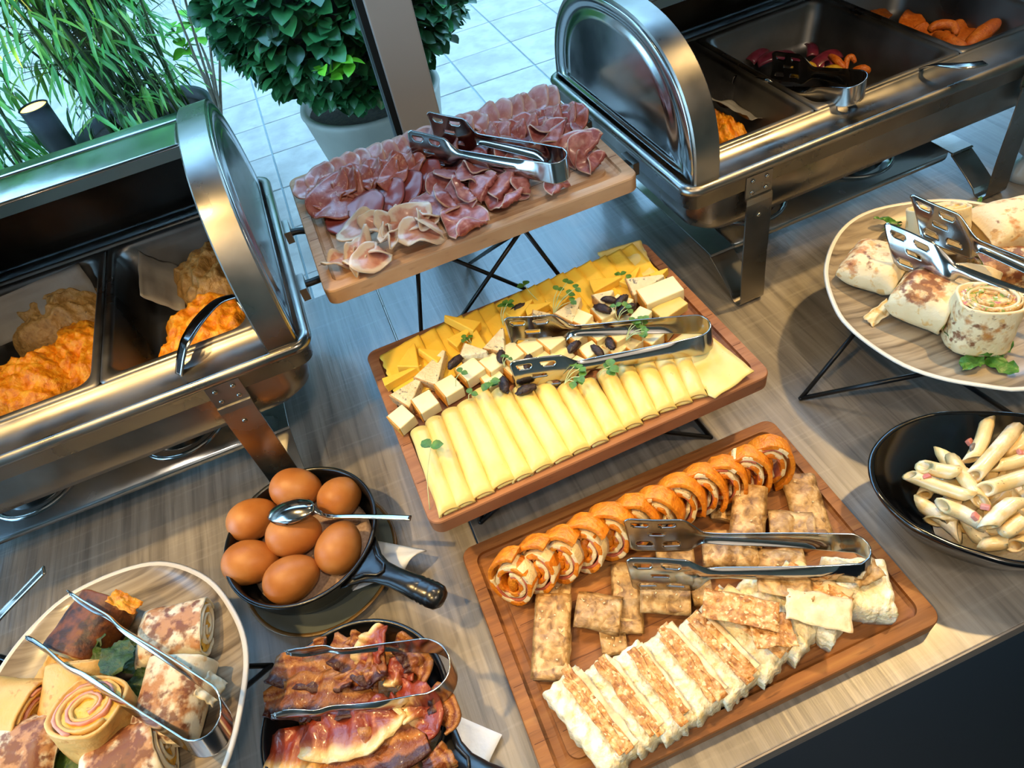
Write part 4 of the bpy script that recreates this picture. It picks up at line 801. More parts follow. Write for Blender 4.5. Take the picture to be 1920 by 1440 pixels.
def filo(c0, c1, w, h, z, rx, ry, label, m='filo', seed=0):
    """strip of layered filo: two crinkled leaves over a soft core, running c0 -> c1"""
    a, b = Vector(c0), Vector(c1); d = b-a; L_ = hypot(d.x, d.y); r = root('filo_strip')
    def ring(x, q):
        out = []
        for k in range(20):
            t = 2*pi*k/20; c, s = cos(t), sin(t); y = w/2*q*abs(c)**.35*(1 if c > 0 else -1); zz = h/2*abs(s)**.5*(1 if s > 0 else -1)
            out.append((x+.0012*nz(k*.7, seed, x*80), y+.0040*nz(x*50, k*.3, seed), h/2+zz*(.95+.16*nz(x*50, k, seed))))
        return out
    o = mk('baked_body', *loft([ring(-L_/2+L_*i/14, 1 if 0 < i < 14 else .93) for i in range(15)]), M[m], r)
    def leaf(u, v):
        x = (u-.5)*L_*1.04; y = (v-.5)*w*1.06; return (x, y, h*1.02+.0032*nz(x*60, y*60, seed)+.0018*nz(x*170, y*90, seed+3)-abs(v-.5)**4*.06)
    o = mk('top_leaf', *grid(18, 10, leaf), M[m], r); solid(o, .0007)
    for k in range(7 if seed % 2 == 0 else 2):
        x, y = random.uniform(-.4, .4)*L_, random.uniform(-.35, .35)*w
        mk('sesame_seed', *loft([[(.0013*e*cos(j*pi/3), .0008*e*sin(j*pi/3), zz) for j in range(6)] for e, zz in ((.4, 0), (1, .0004), (.5, .0009))]), M['roll_cream'], r, loc=(x, y, h+.0006), rot=(0, 0, random.uniform(0, 3)))
    r.location = ((a.x+b.x)/2, (a.y+b.y)/2, z); r.rotation_euler = Euler((radians(rx), radians(ry), atan2(d.y, d.x)), 'XYZ')
    return tag(r, label, 'pastry', 'baked filo strips on the board')
ZB = .0155
FIL = [((0.0414,0.2680,0.0330), (0.0094,0.2039,0.0300), .031, .015, ZB+.006, 0, 3, 'long sesame-topped filo strip nearest the left rim, lying lengthwise'), ((0.0366,0.2841,0.0250), (0.0594,0.2718,0.0250), .030, .013, ZB, 0, 0, 'filo strip tucked beneath the back end of the leftmost strip'), ((0.0553,0.2479,0.0360), (0.0881,0.2265,0.0360), .032, .014, ZB+.007, -3, 0, 'filo strip lying crosswise beside the leftmost one'), ((0.1152,0.2690,0.0340), (0.0885,0.2130,0.0300), .026, .014, ZB+.001, 0, 3, 'filo strip running lengthwise between the crosswise ones'), ((0.1133,0.2355,0.0300), (0.1504,0.2153,0.0300), .030, .014, ZB+.006, 0, 0, 'filo strip below the lower tongs blade'), ((0.1448,0.2635,0.0340), (0.1751,0.2502,0.0340), .028, .014, ZB+.002, 0, 0, 'filo strip seen between the two tongs blades'), ((0.1853,0.2514,0.0360), (0.2278,0.2306,0.0360), .034, .015, ZB+.006, 0, 0, 'sesame-topped filo strip crossed by the upper tongs arm'), ((0.2561,0.2825,0.0460), (0.2220,0.2375,0.0440), .029, .016, ZB+.014, 0, 4, 'pale sesame filo strip standing highest, behind the upper tongs arm'), ((0.2434,0.2934,0.0280), (0.2238,0.2675,0.0280), .030, .014, ZB, 0, 0, 'short filo strip peeking out left of the highest one'), ((0.2522,0.2450,0.0340), (0.2851,0.2257,0.0340), .030, .016, ZB+.005, 0, 0, 'filo strip lying crosswise right of the highest one'), ((0.3079,0.2793,0.0320), (0.2827,0.2159,0.0300), .030, .016, ZB, 0, 2, 'filo strip lying lengthwise nearest the right rim'), ((0.1564,0.2232,0.0300), (0.1741,0.2175,0.0300), .028, .013, ZB+.001, 0, 0, 'filo strip end tucked behind the browned pie slice'), ((0.0636,0.2176,0.0220), (0.0844,0.2106,0.0220), .026, .010, ZB, 0, 0, 'dark filo strip lying low behind the pie slices'), ((0.2215,0.2187,0.0320), (0.2586,0.2007,0.0320), .030, .013, ZB+.002, 0, 0, 'brownish filo strip visible between the tongs arms')]
for i, (a, b, w, h, z, rx, ry, lb) in enumerate(FIL): filo(a, b, w, h, z, rx, ry, lb, 'filo', i)
def pie(c0, c1, w, h, z, lean, label, seed, crust=True, m='pie'):
    """slice lying on its cut face: porous filling with crisp leaves along one long side"""
    a, b = Vector(c0), Vector(c1); d = b-a; L_ = hypot(d.x, d.y); r = root('pie_slice')
    nx, ny = 56, 20
    def top(u, v):
        x = (u-.5)*L_; y = (v-.5)*w
        e = min(u, 1-u, v*w/L_, (1-v)*w/L_)*L_; q = 1-exp(-e/.0022)
        return (x+.0016*nz(v*7, seed, u*2), y+.0014*nz(x*150, seed), h*(.78+.22*q)+.0028*fbm((x*110, y*110, seed), 4))
    def bot(u, v): return ((u-.5)*L_*.99+.0010*nz(v*7, seed+9), (v-.5)*w*.98, 0)
    V1, F1 = grid(nx, ny, top); V2, F2 = grid(nx, ny, bot); o0 = len(V1); F = list(F1)+[tuple(reversed([i+o0 for i in f])) for f in F2]
    bd = [i*ny for i in range(nx)]+[(nx-1)*ny+j for j in range(1, ny)]+[i*ny+ny-1 for i in range(nx-2, -1, -1)]+[j for j in range(ny-2, 0, -1)]
    V = V1+V2
    # ragged middle ring on the walls
    mid = {}
    for i in bd:
        p = Vector(V1[i])*.5+Vector(V2[i])*.5; n_ = Vector((p.x, p.y*2, 0)).normalized(); p += n_*(.0010+.0042*nz(p.x*190, p.y*190, seed+3)); mid[i] = len(V); V.append(tuple(p))
    for k in range(len(bd)):
        i, j = bd[k], bd[(k+1) % len(bd)]; F.append((i, j, mid[j], mid[i])); F.append((mid[i], mid[j], j+o0, i+o0))
    o = fixn(mk('filling', V, F, M[m], r))
    if crust:
        for k in range(3):
            rn = random.Random(seed*7+k); yo = -w*.40+k*w*.12; lo = rn.uniform(0, .12); hi = rn.uniform(.86, 1.0)
            ww = w*rn.uniform(.22, .34)
            def lf(u, v, k=k, yo=yo, ww=ww, lo=lo, hi=hi):
                x = (lo+(hi-lo)*u-.5)*L_*1.03; y = yo+ww*(v-.5)+.002*nz(u*5, seed+k)
                return (x, y, h*1.02+.0008*k+.0012+.0022*nz(u*6, v*2, seed+k*3)+.0014*nz(u*17, v*5, seed)+.004*(v-.4)**2*(1 if k else 0))
            q = mk('crisp_leaf', *grid(26, 6, lf), M['crust'] if k else M['filo_pale'], r); solid(q, .0006)
    r.location = ((a.x+b.x)/2, (a.y+b.y)/2, z); r.rotation_euler = Euler((radians(lean), 0, atan2(-d.y, -d.x)), 'XYZ')
    return tag(r, label, 'pie slice', 'cheese pie slices on the board')
PIE = [((0.0186,0.1973,0.0500), (0.0386,0.1203,0.0500), .036, 'creamy cheese pie slice nearest the front left corner of the board'), ((0.0502,0.1965,0.0480), (0.0667,0.1233,0.0480), .030, 'cheese pie slice with sesame crust, second from the front left'), ((0.0777,0.1958,0.0480), (0.0898,0.1223,0.0480), .032, 'cheese pie slice with two crust strips, third from the front left'), ((0.1075,0.1965,0.0480), (0.1212,0.1270,0.0480), .034, 'cheese pie slice with long brown crust, fourth from the front left'), ((0.1331,0.1958,0.0480), (0.1503,0.1289,0.0480), .038, 'smooth-faced cheese pie slice, fifth from the front left'), ((0.1594,0.2040,0.0500), (0.1878,0.1351,0.0480), .044, 'broad pie slice with deeply browned crust in the middle'), ((0.1899,0.2036,0.0480), (0.2179,0.1393,0.0460), .040, 'pie slice of white folded layers right of the browned one'), ((0.2230,0.1968,0.0460), (0.2519,0.1410,0.0440), .044, 'pie slice under a pale translucent pastry leaf')]
for i, (a, b, w, lb) in enumerate(PIE): pie(a, b, w, .031, ZB+.001, -7, lb, i*5+1, i not in (6,), 'pie')
pie((0.2587,0.1748,0.0400), (0.3041,0.1506,0.0400), .050, .030, ZB, 0, 'thick rectangular pie slice standing apart at the right end', 61, False)
def bent_leaf(c, l, w, rz, rx, ry, m, label, seed):
    def f(u, v): return ((u-.5)*l+.002*nz(v*4, seed), (v-.5)*w+.002*nz(u*4, seed+2), .003*nz(u*3, v*3, seed)+.0012*nz(u*11, v*9, seed))
    o = mk('pastry_leaf', *grid(20, 14, f), m); solid(o, .0006); put(o, c, radians(rx), radians(ry), radians(rz)); return tag(o, label, 'pastry leaf')
bent_leaf((0.2315,0.1539,0.0580), .050, .030, -38, -6, 0, M['filo_pale'], 'thin translucent pastry leaf draped over the pie slices at right', 3)
bent_leaf((0.2218,0.1844,0.0560), .044, .026, -36, -6, 0, M['filo'], 'brown-freckled pastry leaf beside the translucent one', 5)
bent_leaf((0.1753,0.1793,0.0600), .060, .028, -38, -10, 0, M['crust'], 'deep brown crinkled crust leaf on the broad middle pie slice', 7)
bent_leaf((0.1883,0.1549,0.0580), .034, .030, -20, -12, 6, M['crust'], 'ragged brown crust flake at the front of the middle pie slice', 9)
bent_leaf((0.2873,0.1654,0.0520), .026, .018, 0, 4, 0, M['filo'], 'brown crust scrap at the back of the thick right pie slice', 11)
tongs('steel tongs with slotted blades lying across the pastries', (0.1224,0.2778,0.0660), (0.1081,0.2460,0.0600), (0.2944,0.1710,0.0620), tilt=(0, .35, 1), hr=.013)

# ---------------------------------------------------------------- eggs, spoon, salt
salt = mk('salt_bed', *loft(lathe([(.062, 0), (.0640, .003), (.058, .0055), (.03, .006), (.001, .006)], 40), cap0=True, cap1=False), M['salt'], loc=(EC[0], EC[1], .0172)); tag(salt, 'bed of pinkish salt at the bottom of the egg dish', 'salt', None, 'stuff')
def egg_mesh(n1=22, n2=30):
    vs = [(cos(pi*i/n1), (1-.11*cos(pi*i/n1))*sin(pi*i/n1)*cos(2*pi*j/n2), (1-.11*cos(pi*i/n1))*sin(pi*i/n1)*sin(2*pi*j/n2)) for i in range(n1+1) for j in range(n2)]
    vs = [(x*.0288, y*.0228, z*.0228) for x, y, z in vs]
    return vs, [(i*n2+j, (i+1)*n2+j, (i+1)*n2+(j+1) % n2, i*n2+(j+1) % n2) for i in range(n1) for j in range(n2)]
eg0 = None
for p, rz, ry, s, lb in [((-0.1635,0.4904,0.0500), -20, 10, .96, 'brown egg at the back of the dish, under the spoon'), ((-0.1209,0.4595,0.0460), 50, 35, .93, 'brown egg at the back right of the dish'), ((-0.2145,0.4770,0.0460), 20, 20, .95, 'brown egg at the left of the dish'), ((-0.1735,0.4334,0.0520), -12, 0, .99, 'brown egg with a drop of water in the middle of the dish'), ((-0.2228,0.4263,0.0460), -15, 5, .98, 'pinkish brown egg at the front left of the dish'), ((-0.1850,0.3889,0.0460), 6, 0, .98, 'brown egg at the front of the dish'), ((-0.1336,0.4006,0.0470), 60, 5, .98, 'brown egg leaning at the right of the dish, by the handle')]:
    if eg0 is None: o = eg0 = mk('egg', *egg_mesh(), M['egg'])
    else: o = eg0.copy(); COL.objects.link(o)
    put(o, p, 0, radians(ry), radians(rz), s); tag(o, lb, 'egg', 'brown eggs in the dish')
def ribbon(pts, ws, th, m, name, parent=None, up_=(0, 0, 1), per=6, cup=0, nv=5, wob=0, seed=0):
    P = spline(pts, per); n = len(P); vs = []; va = []
    for i, p in enumerate(P):
        d = (P[min(i+1, n-1)]-P[max(i-1, 0)]).normalized(); s = d.cross(Vector(up_)).normalized(); nn = s.cross(d)
        q = i/(n-1)*(len(ws)-1); k = min(int(q), len(ws)-2); w = ws[k]+(ws[k+1]-ws[k])*(q-k)
        for j in range(nv):
            v = j/(nv-1)*2-1; z = cup*(v*v-.5)
            if wob: z += wob*(nz(i*.35, v*1.2, seed)+.6*sin(i*.8+seed+v*1.5)*abs(v)); 
            e = 1+(.14*nz(i*.5, v, seed+5) if wob else 0)
            vs.append(tuple(p+s*(w*.5*v*e)+nn*z)); va.append((v+1)/2)
    fs = [(i*nv+j, (i+1)*nv+j, (i+1)*nv+j+1, i*nv+j+1) for i in range(n-1) for j in range(nv-1)]
    o = mk(name, vs, fs, m, parent, attrs={'v': va}); solid(o, th, 0); return o
def spoon(path, head, hw, label, name='spoon', ws=(.006, .005, .006, .009), up_=(0, 0, 1), flip=1):
    r = root(name, path[0]); q = Vector(path[0]); P = [tuple(Vector(p)-q) for p in path]
    ribbon(P, ws, .0016, M['tong'], 'handle', r, up_)
    a, b = Vector(head[0])-q, Vector(head[1])-q; d = b-a; L_ = d.length; d.normalize(); s = d.cross(Vector(up_)).normalized(); n = s.cross(d)
    def f(u, v):
        w = hw*.5*sin(pi*min(max(u*.97+.015, 0), 1))**.55; t = (v-.5)*2; return tuple(a+d*(L_*u)+s*(w*t)+n*(flip*.007*sin(pi*u)**.8*(1-t*t)))
    o = mk('bowl', *grid(16, 9, f), M['tong'], r); solid(o, .0012); return tag(r, label, 'spoon')
spoon([(-0.1417,0.4323,0.0820), (-0.1369,0.4250,0.0780), (-0.1297,0.4224,0.0700), (-0.1049,0.4113,0.0680), (-0.0802,0.3982,0.0680), (-0.0557,0.3845,0.0680)], ((-0.1884,0.4515,0.0740), (-0.1402,0.4299,0.0830)), .030, 'steel spoon resting face down over the brown eggs', ws=(.005, .004, .004, .0045, .005, .0055), flip=1)

# ---------------------------------------------------------------- bacon
def bacon(pts, ws, label, m='bacon', seed=0, wob=.005):
    o = ribbon(pts, ws, .0022, M[m], 'bacon_rasher', None, (0, 0, 1), 7, .002, 9, wob, seed); c = sum((Vector(p) for p in pts), Vector())/len(pts)
    for v in o.data.vertices: v.co -= c
    o.location = c; return tag(o, label, 'bacon', 'fried bacon rashers in the dish')
bac = mk('bacon_pile', *grid(30, 30, lambda u, v: ((u-.5)*.118, (v-.5)*.118, .020*max(0, 1-((u-.5)**2+(v-.5)**2)*4.2)**.5+.004*nz(u*9, v*9)-.0)), M['bacon'], loc=(BC[0], BC[1], .0135)); tag(bac, 'heap of broken bacon bits filling the bottom of the bacon dish', 'bacon', None, 'stuff')
BAC = [([(-0.2123,0.3023,0.0560), (-0.1838,0.2879,0.0600), (-0.1604,0.2741,0.0620), (-0.1392,0.2603,0.0600), (-0.1285,0.2531,0.0560)], (.026, .038, .036, .030, .018), 'bacon', 'wide rasher across the upper left, dark at its curled left tip'),
 ([(-0.2235,0.2771,0.0520), (-0.1978,0.2693,0.0600), (-0.1701,0.2581,0.0640), (-0.1460,0.2450,0.0640), (-0.1264,0.2411,0.0600)], (.022, .040, .042, .036, .026), 'bacon', 'broad orange-brown rasher lying under the lower tongs arm'),
 ([(-0.1961,0.2318,0.0580), (-0.1717,0.2241,0.0640), (-0.1467,0.2171,0.0660), (-0.1244,0.2191,0.0680), (-0.1110,0.2230,0.0660)], (.026, .042, .044, .036, .026), 'bacon_red', 'soft red rasher with a pale ruffled fat edge in the middle'),
 ([(-0.2273,0.2393,0.0460), (-0.2051,0.2300,0.0540), (-0.1890,0.2226,0.0560), (-0.1751,0.2138,0.0540)], (.030, .042, .040, .030), 'bacon_red', 'lumpy reddish rasher at the lower left'),
 ([(-0.1765,0.2065,0.0600), (-0.1491,0.1991,0.0640), (-0.1248,0.1951,0.0640), (-0.0985,0.1950,0.0580)], (.034, .042, .042, .030), 'bacon', 'long brown rasher sloping up to the right at the bottom'),
 ([(-0.1054,0.2880,0.0780), (-0.1153,0.2782,0.0780), (-0.1245,0.2711,0.0740), (-0.1315,0.2634,0.0660)], (.010, .026, .032, .026), 'bacon_red', 'upright rasher with a white fat stripe behind the upper tongs arm'),
 ([(-0.1581,0.2971,0.0600), (-0.1467,0.2856,0.0660), (-0.1368,0.2703,0.0640), (-0.1297,0.2585,0.0600)], (.022, .032, .032, .020), 'bacon', 'dark red rasher under the upper tongs arm'),
 ([(-0.1385,0.2850,0.0680), (-0.1317,0.2868,0.0720), (-0.1253,0.2847,0.0700)], (.012, .018, .012), 'bacon', 'small yellowish bacon curl left of the upright rasher'),
 ([(-0.1033,0.2762,0.0660), (-0.0940,0.2638,0.0700), (-0.0885,0.2495,0.0680), (-0.0915,0.2406,0.0620), (-0.1040,0.2421,0.0560)], (.014, .022, .026, .024, .016), 'bacon', 'ring-shaped rasher curling at the right of the dish'),
 ([(-0.1593,0.2599,0.0660), (-0.1429,0.2578,0.0720), (-0.1371,0.2517,0.0680), (-0.1265,0.2521,0.0740), (-0.1243,0.2466,0.0660)], (.012, .016, .014, .016, .012), 'bacon', 'crinkled bacon curl above the lower tongs arm'),
 ([(-0.1114,0.2350,0.0620), (-0.0983,0.2191,0.0680), (-0.0942,0.2064,0.0660), (-0.1015,0.1991,0.0600)], (.024, .034, .036, .024), 'bacon_red', 'red and white rasher right of the soft red one'),
 ([(-0.0855,0.2234,0.0620), (-0.0793,0.2124,0.0660), (-0.0781,0.2005,0.0620), (-0.0842,0.1971,0.0560)], (.020, .026, .026, .016), 'bacon', 'knobbly rasher hanging over the right rim'),
 ([(-0.0975,0.1811,0.0600), (-0.0942,0.1707,0.0580), (-0.0934,0.1634,0.0520)], (.022, .028, .024), 'bacon', 'orange rasher end at the bottom right of the dish'),
 ([(-0.1342,0.2670,0.0700), (-0.1249,0.2588,0.0740), (-0.1130,0.2573,0.0700)], (.026, .034, .020), 'bacon', 'orange triangular bacon piece between the tongs arms'),
 ([(-0.1946,0.2112,0.0500), (-0.1679,0.1959,0.0580), (-0.1425,0.1888,0.0600), (-0.1166,0.1828,0.0560)], (.034, .042, .040, .030), 'bacon', 'brown rasher cut off by the lower edge of the photo'),
 ([(-0.1921,0.2542,0.0500), (-0.1653,0.2418,0.0560), (-0.1412,0.2347,0.0600)], (.026, .034, .030), 'bacon', 'dark rasher in shadow below the lower tongs arm'),
 ([(-0.1172,0.2508,0.0660), (-0.1052,0.2471,0.0680), (-0.1032,0.2385,0.0620)], (.020, .026, .016), 'bacon_red', 'pink bacon piece inside the ring-shaped rasher'),
 ([(-0.1783,0.3015,0.0520), (-0.1693,0.3030,0.0580), (-0.1600,0.3066,0.0620)], (.018, .016, .006), 'bacon', 'thin crisp bacon sliver poking over the back left rim')]
for i, (p, w, m_, lb) in enumerate(BAC): bacon(p, [x*.92 for x in w], lb, m_, i*2.3, .0052)
tongs('narrow steel tongs with toothed tips lying over the bacon', (-0.1905,0.2989,0.0800), (-0.2107,0.2565,0.0720), (-0.0603,0.2251,0.0780), kind='claw', w_=(.010, .008, .020), tilt=(0, .25, 1), hr=.021)

# ---------------------------------------------------------------- burritos and wraps
def wrap(p, L_, ry_, rz_, rot, label, m='tortilla', fill='egg', char=(0, 0, 1, 1), seed=0, open_=(True, True), cat='wrap', group=None, rough=.0012, ex=.75, upright=False):
    """rolled flatbread, long axis = local X, resting on z = 0; char = (u0, v0, size, strength) scorched patch on the top"""
    if upright:   # p = centre of the upper cut face
        E_ = Euler(tuple(radians(a) for a in rot)).to_matrix(); ax = E_ @ Vector((1, 0, 0)); p = tuple(Vector(p) - ax*(L_/2) - E_ @ Vector((0, 0, rz_)))
    r = root('rolled_wrap', p, tuple(radians(a) for a in rot)); NR, NS = 26, 40; vs = []; ca = []
    for i in range(NR+1):
        u = i/NR; pin = 1.0
        if not open_[0]: pin *= 1-.55*max(0, 1-u/.22)**2
        if not open_[1]: pin *= 1-.55*max(0, 1-(1-u)/.22)**2
        for j in range(NS):
            a = 2*pi*j/NS; c, s = cos(a), sin(a)
            y = ry_*abs(c)**ex*(1 if c > 0 else -1); z = rz_*abs(s)**ex*(1 if s > 0 else -1)*pin
            q = 1+.05*nz(u*3+seed, c*1.5, s*1.5)+.02*nz(u*9, c*5, s*5+seed)
            if j % NS == 3: q *= .985
            vs.append(((u-.5)*L_+.0015*nz(c*2, s*2, seed), y*q, rz_*(pin if False else 1)+z*q))
            ang = (a/(2*pi)); du = (u-char[0])/max(char[2], .01); dv = (((ang-char[1]+.5) % 1)-.5)/max(char[2]*.45, .01)
            ca.append((char[3]*.72 if char[3] < 1.7 else 1.35)*max(0, 1-(du*du+dv*dv)*.5)**.5 if (du*du+dv*dv) < 2 else 0)
    fs = [(i*NS+j, (i+1)*NS+j, (i+1)*NS+(j+1) % NS, i*NS+(j+1) % NS) for i in range(NR) for j in range(NS)]
    def capring(i0, q, dx):
        base = vs[i0*NS:(i0+1)*NS]; cy = sum(b[1] for b in base)/NS; cz = sum(b[2] for b in base)/NS; k = len(vs)
        for b in base: vs.append((b[0]+dx, cy+(b[1]-cy)*q, cz+(b[2]-cz)*q)); ca.append(0)
        return k
    for end in (0, 1):
        i0 = 0 if end == 0 else NR; s = 1 if end == 0 else -1; pv = i0*NS
        for q, dx in ((.95, -.0006*s), (.90, .0), (.88, .006*s)):
            k = capring(i0, q, dx); fs += [(pv+j, pv+(j+1) % NS, k+(j+1) % NS, k+j) for j in range(NS)]; pv = k
        fs.append(tuple(pv+j for j in range(NS)))
    fixn(mk('flatbread', vs, fs, m if not isinstance(m, str) else M[m], r, attrs={'char': ca}))
    mf = {'egg': ('egg_filling', M['egg_in']), 'mix': ('vegetable_filling', M['wrap_in']), 'ham': ('egg_filling', M['egg_in'])}[fill]
    for end in (0, 1):
        if not open_[end]: continue
        xs = -L_/2 if end == 0 else L_/2; s = 1 if end == 0 else -1
        def fc(u, v, s=s, xs=xs):
            a = 2*pi*v; q = u*.90; return (xs+s*.0022*(.6+1.2*nz(q*cos(a)*4, q*sin(a)*4, seed+end)), ry_*q*cos(a)*.98, rz_+rz_*q*sin(a)*.98)
        mk(mf[0], *grid(9, 36, fc), mf[1], r)
        o = fixn(mk('rolled_layer', *spiral_strip(*((.12, .80, 2.1) if fill != 'mix' else (.52, .84, 1.25)), .10, .005, (ry_, rz_), seed+end, seed, .02), m if not isinstance(m, str) else M[m], r)); o.location = (xs+s*.0012, 0, rz_)
        if fill in ('ham', 'mix'):
            o = fixn(mk('ham_layer' if fill == 'ham' else 'vegetable_layer', *spiral_strip(.24, .86, 1.9, .07, .005, (ry_, rz_), seed+4, seed+.2, .03), M['ham_in'] if fill == 'ham' else M['wrap_in'], r)); o.location = (xs+s*.0010, 0, rz_)
    return tag(r, label, cat, group)
g = 'griddled burritos on the left plate'
zc = .0885
def W3(p, z): return (p[0], p[1], z)
wrap(W3((-0.3427,0.3798,0.1050), zc), .052, .026, .020, (0, 0, 52), 'burrito piece with a nearly black scorched top, nearest the plate\'s upper left', 'crepe', 'egg', (.45, .25, .7, 1.75), 3, group=g)
wrap(W3((-0.2731,0.3461,0.1050), zc), .056, .025, .015, (0, 4, -10), 'flat rectangular burrito with leopard-brown toasted top, nearest the egg dish', 'tortilla', 'egg', (.62, .25, .55, .98), 8, (False, True), group=g)
wrap(W3((-0.2724,0.2854,0.1050), zc), .062, .027, .019, (0, -4, 68), 'pale burrito with brown spots and a frilled open end, under the tongs bend', 'tortilla', 'egg', (.30, .25, .5, 1.0), 13, (False, True), group=g)
wrap((-0.3257,0.2962,0.1340), .048, .028, .026, (0, -74, 60), 'upright rolled crepe showing a pink and yellow spiral on top', 'crepe', 'ham', (.2, .0, .4, 1.1), 21, group=g, upright=True)
wrap(W3((-0.3490,0.3350,0.1000), zc), .040, .026, .020, (0, -18, 72), 'cut burrito with yellow filling just behind the spiral roll', 'crepe', 'egg', (.5, .25, .3, .5), 27, group=g)
wrap(W3((-0.4058,0.3340,0.1050), zc), .052, .026, .020, (0, 0, -28), 'yellow crepe roll with a pink spiral end, cut by the left edge of the photo', 'crepe', 'ham', (.6, .8, .5, 1.0), 33, group=g)
wrap(W3((-0.3899,0.2923,0.1050), zc), .058, .029, .019, (0, 3, -12), 'pale burrito with one square brown patch at the bottom left corner', 'tortilla', 'egg', (.62, .27, .34, 1.3), 41, (False, False), group=g)
wrap(W3((-0.3101,0.2522,0.1000), zc), .060, .025, .019, (0, 0, 8), 'pale burrito with dark toasted middle, cut by the bottom edge of the photo', 'tortilla', 'egg', (.6, .25, .36, 1.45), 47, (False, True), group=g)
bent_leaf((-0.3728,0.3574,0.1080), .036, .020, 70, 30, 10, M['crepe'], 'brown-edged crepe flap left of the scorched burrito', 19)
bent_leaf((-0.2410,0.2801,0.1100), .022, .018, 60, 50, 20, M['tortilla'], 'curled tortilla edge at the open end of the pale burrito', 23)
bent_leaf((-0.3017,0.3792,0.1280), .014, .026, 60, 30, 20, M['scramble'], 'browned egg edge sticking out above the scorched burrito', 29)
def leaves(c, n, l, w, m, label, spread=.02, seed=0, name='salad_leaf'):
    rn = random.Random(seed); r = root(name, c)
    for k in range(n):
        mk('leaf', *grid(9, 7, lambda u, v, k=k: (l*u, (v-.5)*w*(sin(pi*min(1, u*.9+.08))**.6)*(1+.12*sin(u*22+k)), .004*nz(u*5, v*4, seed+k)+.003*sin(u*9+k)*(v-.5))), m, r, loc=(rn.uniform(-1, 1)*spread, rn.uniform(-1, 1)*spread*.6, .001+.003*k), rot=(rn.uniform(-.3, .3), rn.uniform(-.35, .05), rn.uniform(0, 6.28)))
    return tag(r, label, 'salad leaves')
leaves((-0.3258,0.3409,0.0950), 9, .032, .026, M['spinach'], 'dark wilted spinach between the burritos in the middle of the left plate', .018, 1, 'spinach')
leaves((-0.3113,0.2924,0.0920), 6, .028, .022, M['spinach'], 'dark spinach leaves between the spiral roll and the pale burrito', .012, 2, 'spinach')
leaves((-0.3873,0.3141,0.0920), 5, .028, .022, M['spinach'], 'spinach tucked behind the bottom left burrito', .012, 3, 'spinach')
leaves((-0.3647,0.2809,0.0920), 5, .034, .024, M['spinach'], 'green leaf ribs showing between the two lowest burritos', .012, 4, 'spinach')
tongs('narrow steel tongs lying over the burritos on the left plate', (-0.3400,0.3971,0.1460), (-0.3780,0.3773,0.1360), (-0.2225,0.2293,0.1380), kind='claw', w_=(.012, .009, .024), tilt=(.15, .2, 1), hr=.019)
g = 'cut wraps on the right plate'
wrap(W3((0.4977,0.4246,0.1000), zc), .058, .031, .018, (0, 0, 118), 'flat cream-coloured wrap nearest the plate\'s left rim', 'wrap', 'mix', (.9, .25, .5, .75), 51, (False, False), group=g)
wrap(W3((0.4996,0.3598,0.1000), zc), .054, .029, .021, (0, 4, -64), 'wrap with golden stripe and dark filling in its open right end', 'wrap', 'mix', (.35, .22, .4, 1.1), 55, (False, True), group=g)
wrap((0.5187,0.3107,0.1400), .050, .028, .026, (0, -82, 60), 'upright cut wrap with green, pink and yellow filling on top, nearest the front', 'wrap', 'mix', (.5, .12, .4, .85), 60, group=g, upright=True)
wrap((0.5787,0.4392,0.1400), .046, .029, .026, (0, -62, 70), 'cut wrap standing at the back with its chicken filling facing the tongs', 'wrap', 'egg', (.5, .5, .3, .2), 66, group=g, upright=True)
wrap(W3((0.6454,0.3988,0.1000), zc), .080, .032, .024, (0, 0, -14), 'pale wrap lying at the back right beside the tongs arms', 'wrap', 'mix', (.4, .25, .4, .55), 70, (False, False), group=g)
wrap(W3((0.5951,0.3605,0.1000), zc), .046, .024, .016, (0, 0, -25), 'browned wrap piece under the tongs arms', 'wrap', 'mix', (.5, .25, .6, 1.2), 75, group=g)
wrap(W3((0.5592,0.3609,0.1000), zc), .034, .024, .018, (0, -30, 40), 'small opened wrap piece behind the upright cut wrap', 'wrap', 'mix', (.5, .25, .3, .3), 79, group=g)
bent_leaf((0.4642,0.3747,0.0950), .034, .014, 12, 25, -8, M['wrap'], 'torn tortilla scrap lying on the plate left of the golden-striped wrap', 31)
leaves((0.5070,0.3217,0.0890), 4, .026, .020, M['rocket'], 'green salad leaf beside the upright wrap', .006, 5)
leaves((0.5043,0.2820,0.0870), 4, .030, .018, M['rocket'], 'green salad leaf in front of the upright wrap', .008, 6)
leaves((0.5829,0.4824,0.0900), 2, .034, .010, M['rocket'], 'narrow green leaf at the back left of the right plate', .004, 7)
leaves((0.6563,0.4505,0.0940), 1, .030, .006, M['rocket'], 'thin green leaf tip between the two back wraps', .004, 8)
leaves((0.4727,0.4415,0.0920), 1, .026, .006, M['rocket'], 'thin green leaf tip at the left of the flat wrap', .002, 9)
tongs('steel tongs with slotted blades lying over the wraps at the right edge', (0.5392,0.4324,0.1500), (0.4987,0.4177,0.1400), (0.5815,0.2521,0.1350), tilt=(0, .62, .78), w_=(.050, .014, .024), hr=.014)
spoon([(-0.4275,0.4866,0.0750), (-0.4582,0.4808,0.0600), (-0.5164,0.4678,0.0350)], ((-0.5164,0.4678,0.0350), (-0.5437,0.4535,0.0300)), .03, 'steel spoon handle rising from the black bowl at the left edge', ws=(.010, .008, .006)) if False else None
o = ribbon([(-0.4081,0.4858,0.0850), (-0.4353,0.4797,0.0740), (-0.4661,0.4715,0.0620), (-0.5118,0.4533,0.0450)], (.010, .009, .009, .008), .0018, M['tong'], 'spoon'); tag(o, 'steel spoon handle sticking up from the black bowl at the left edge', 'spoon')

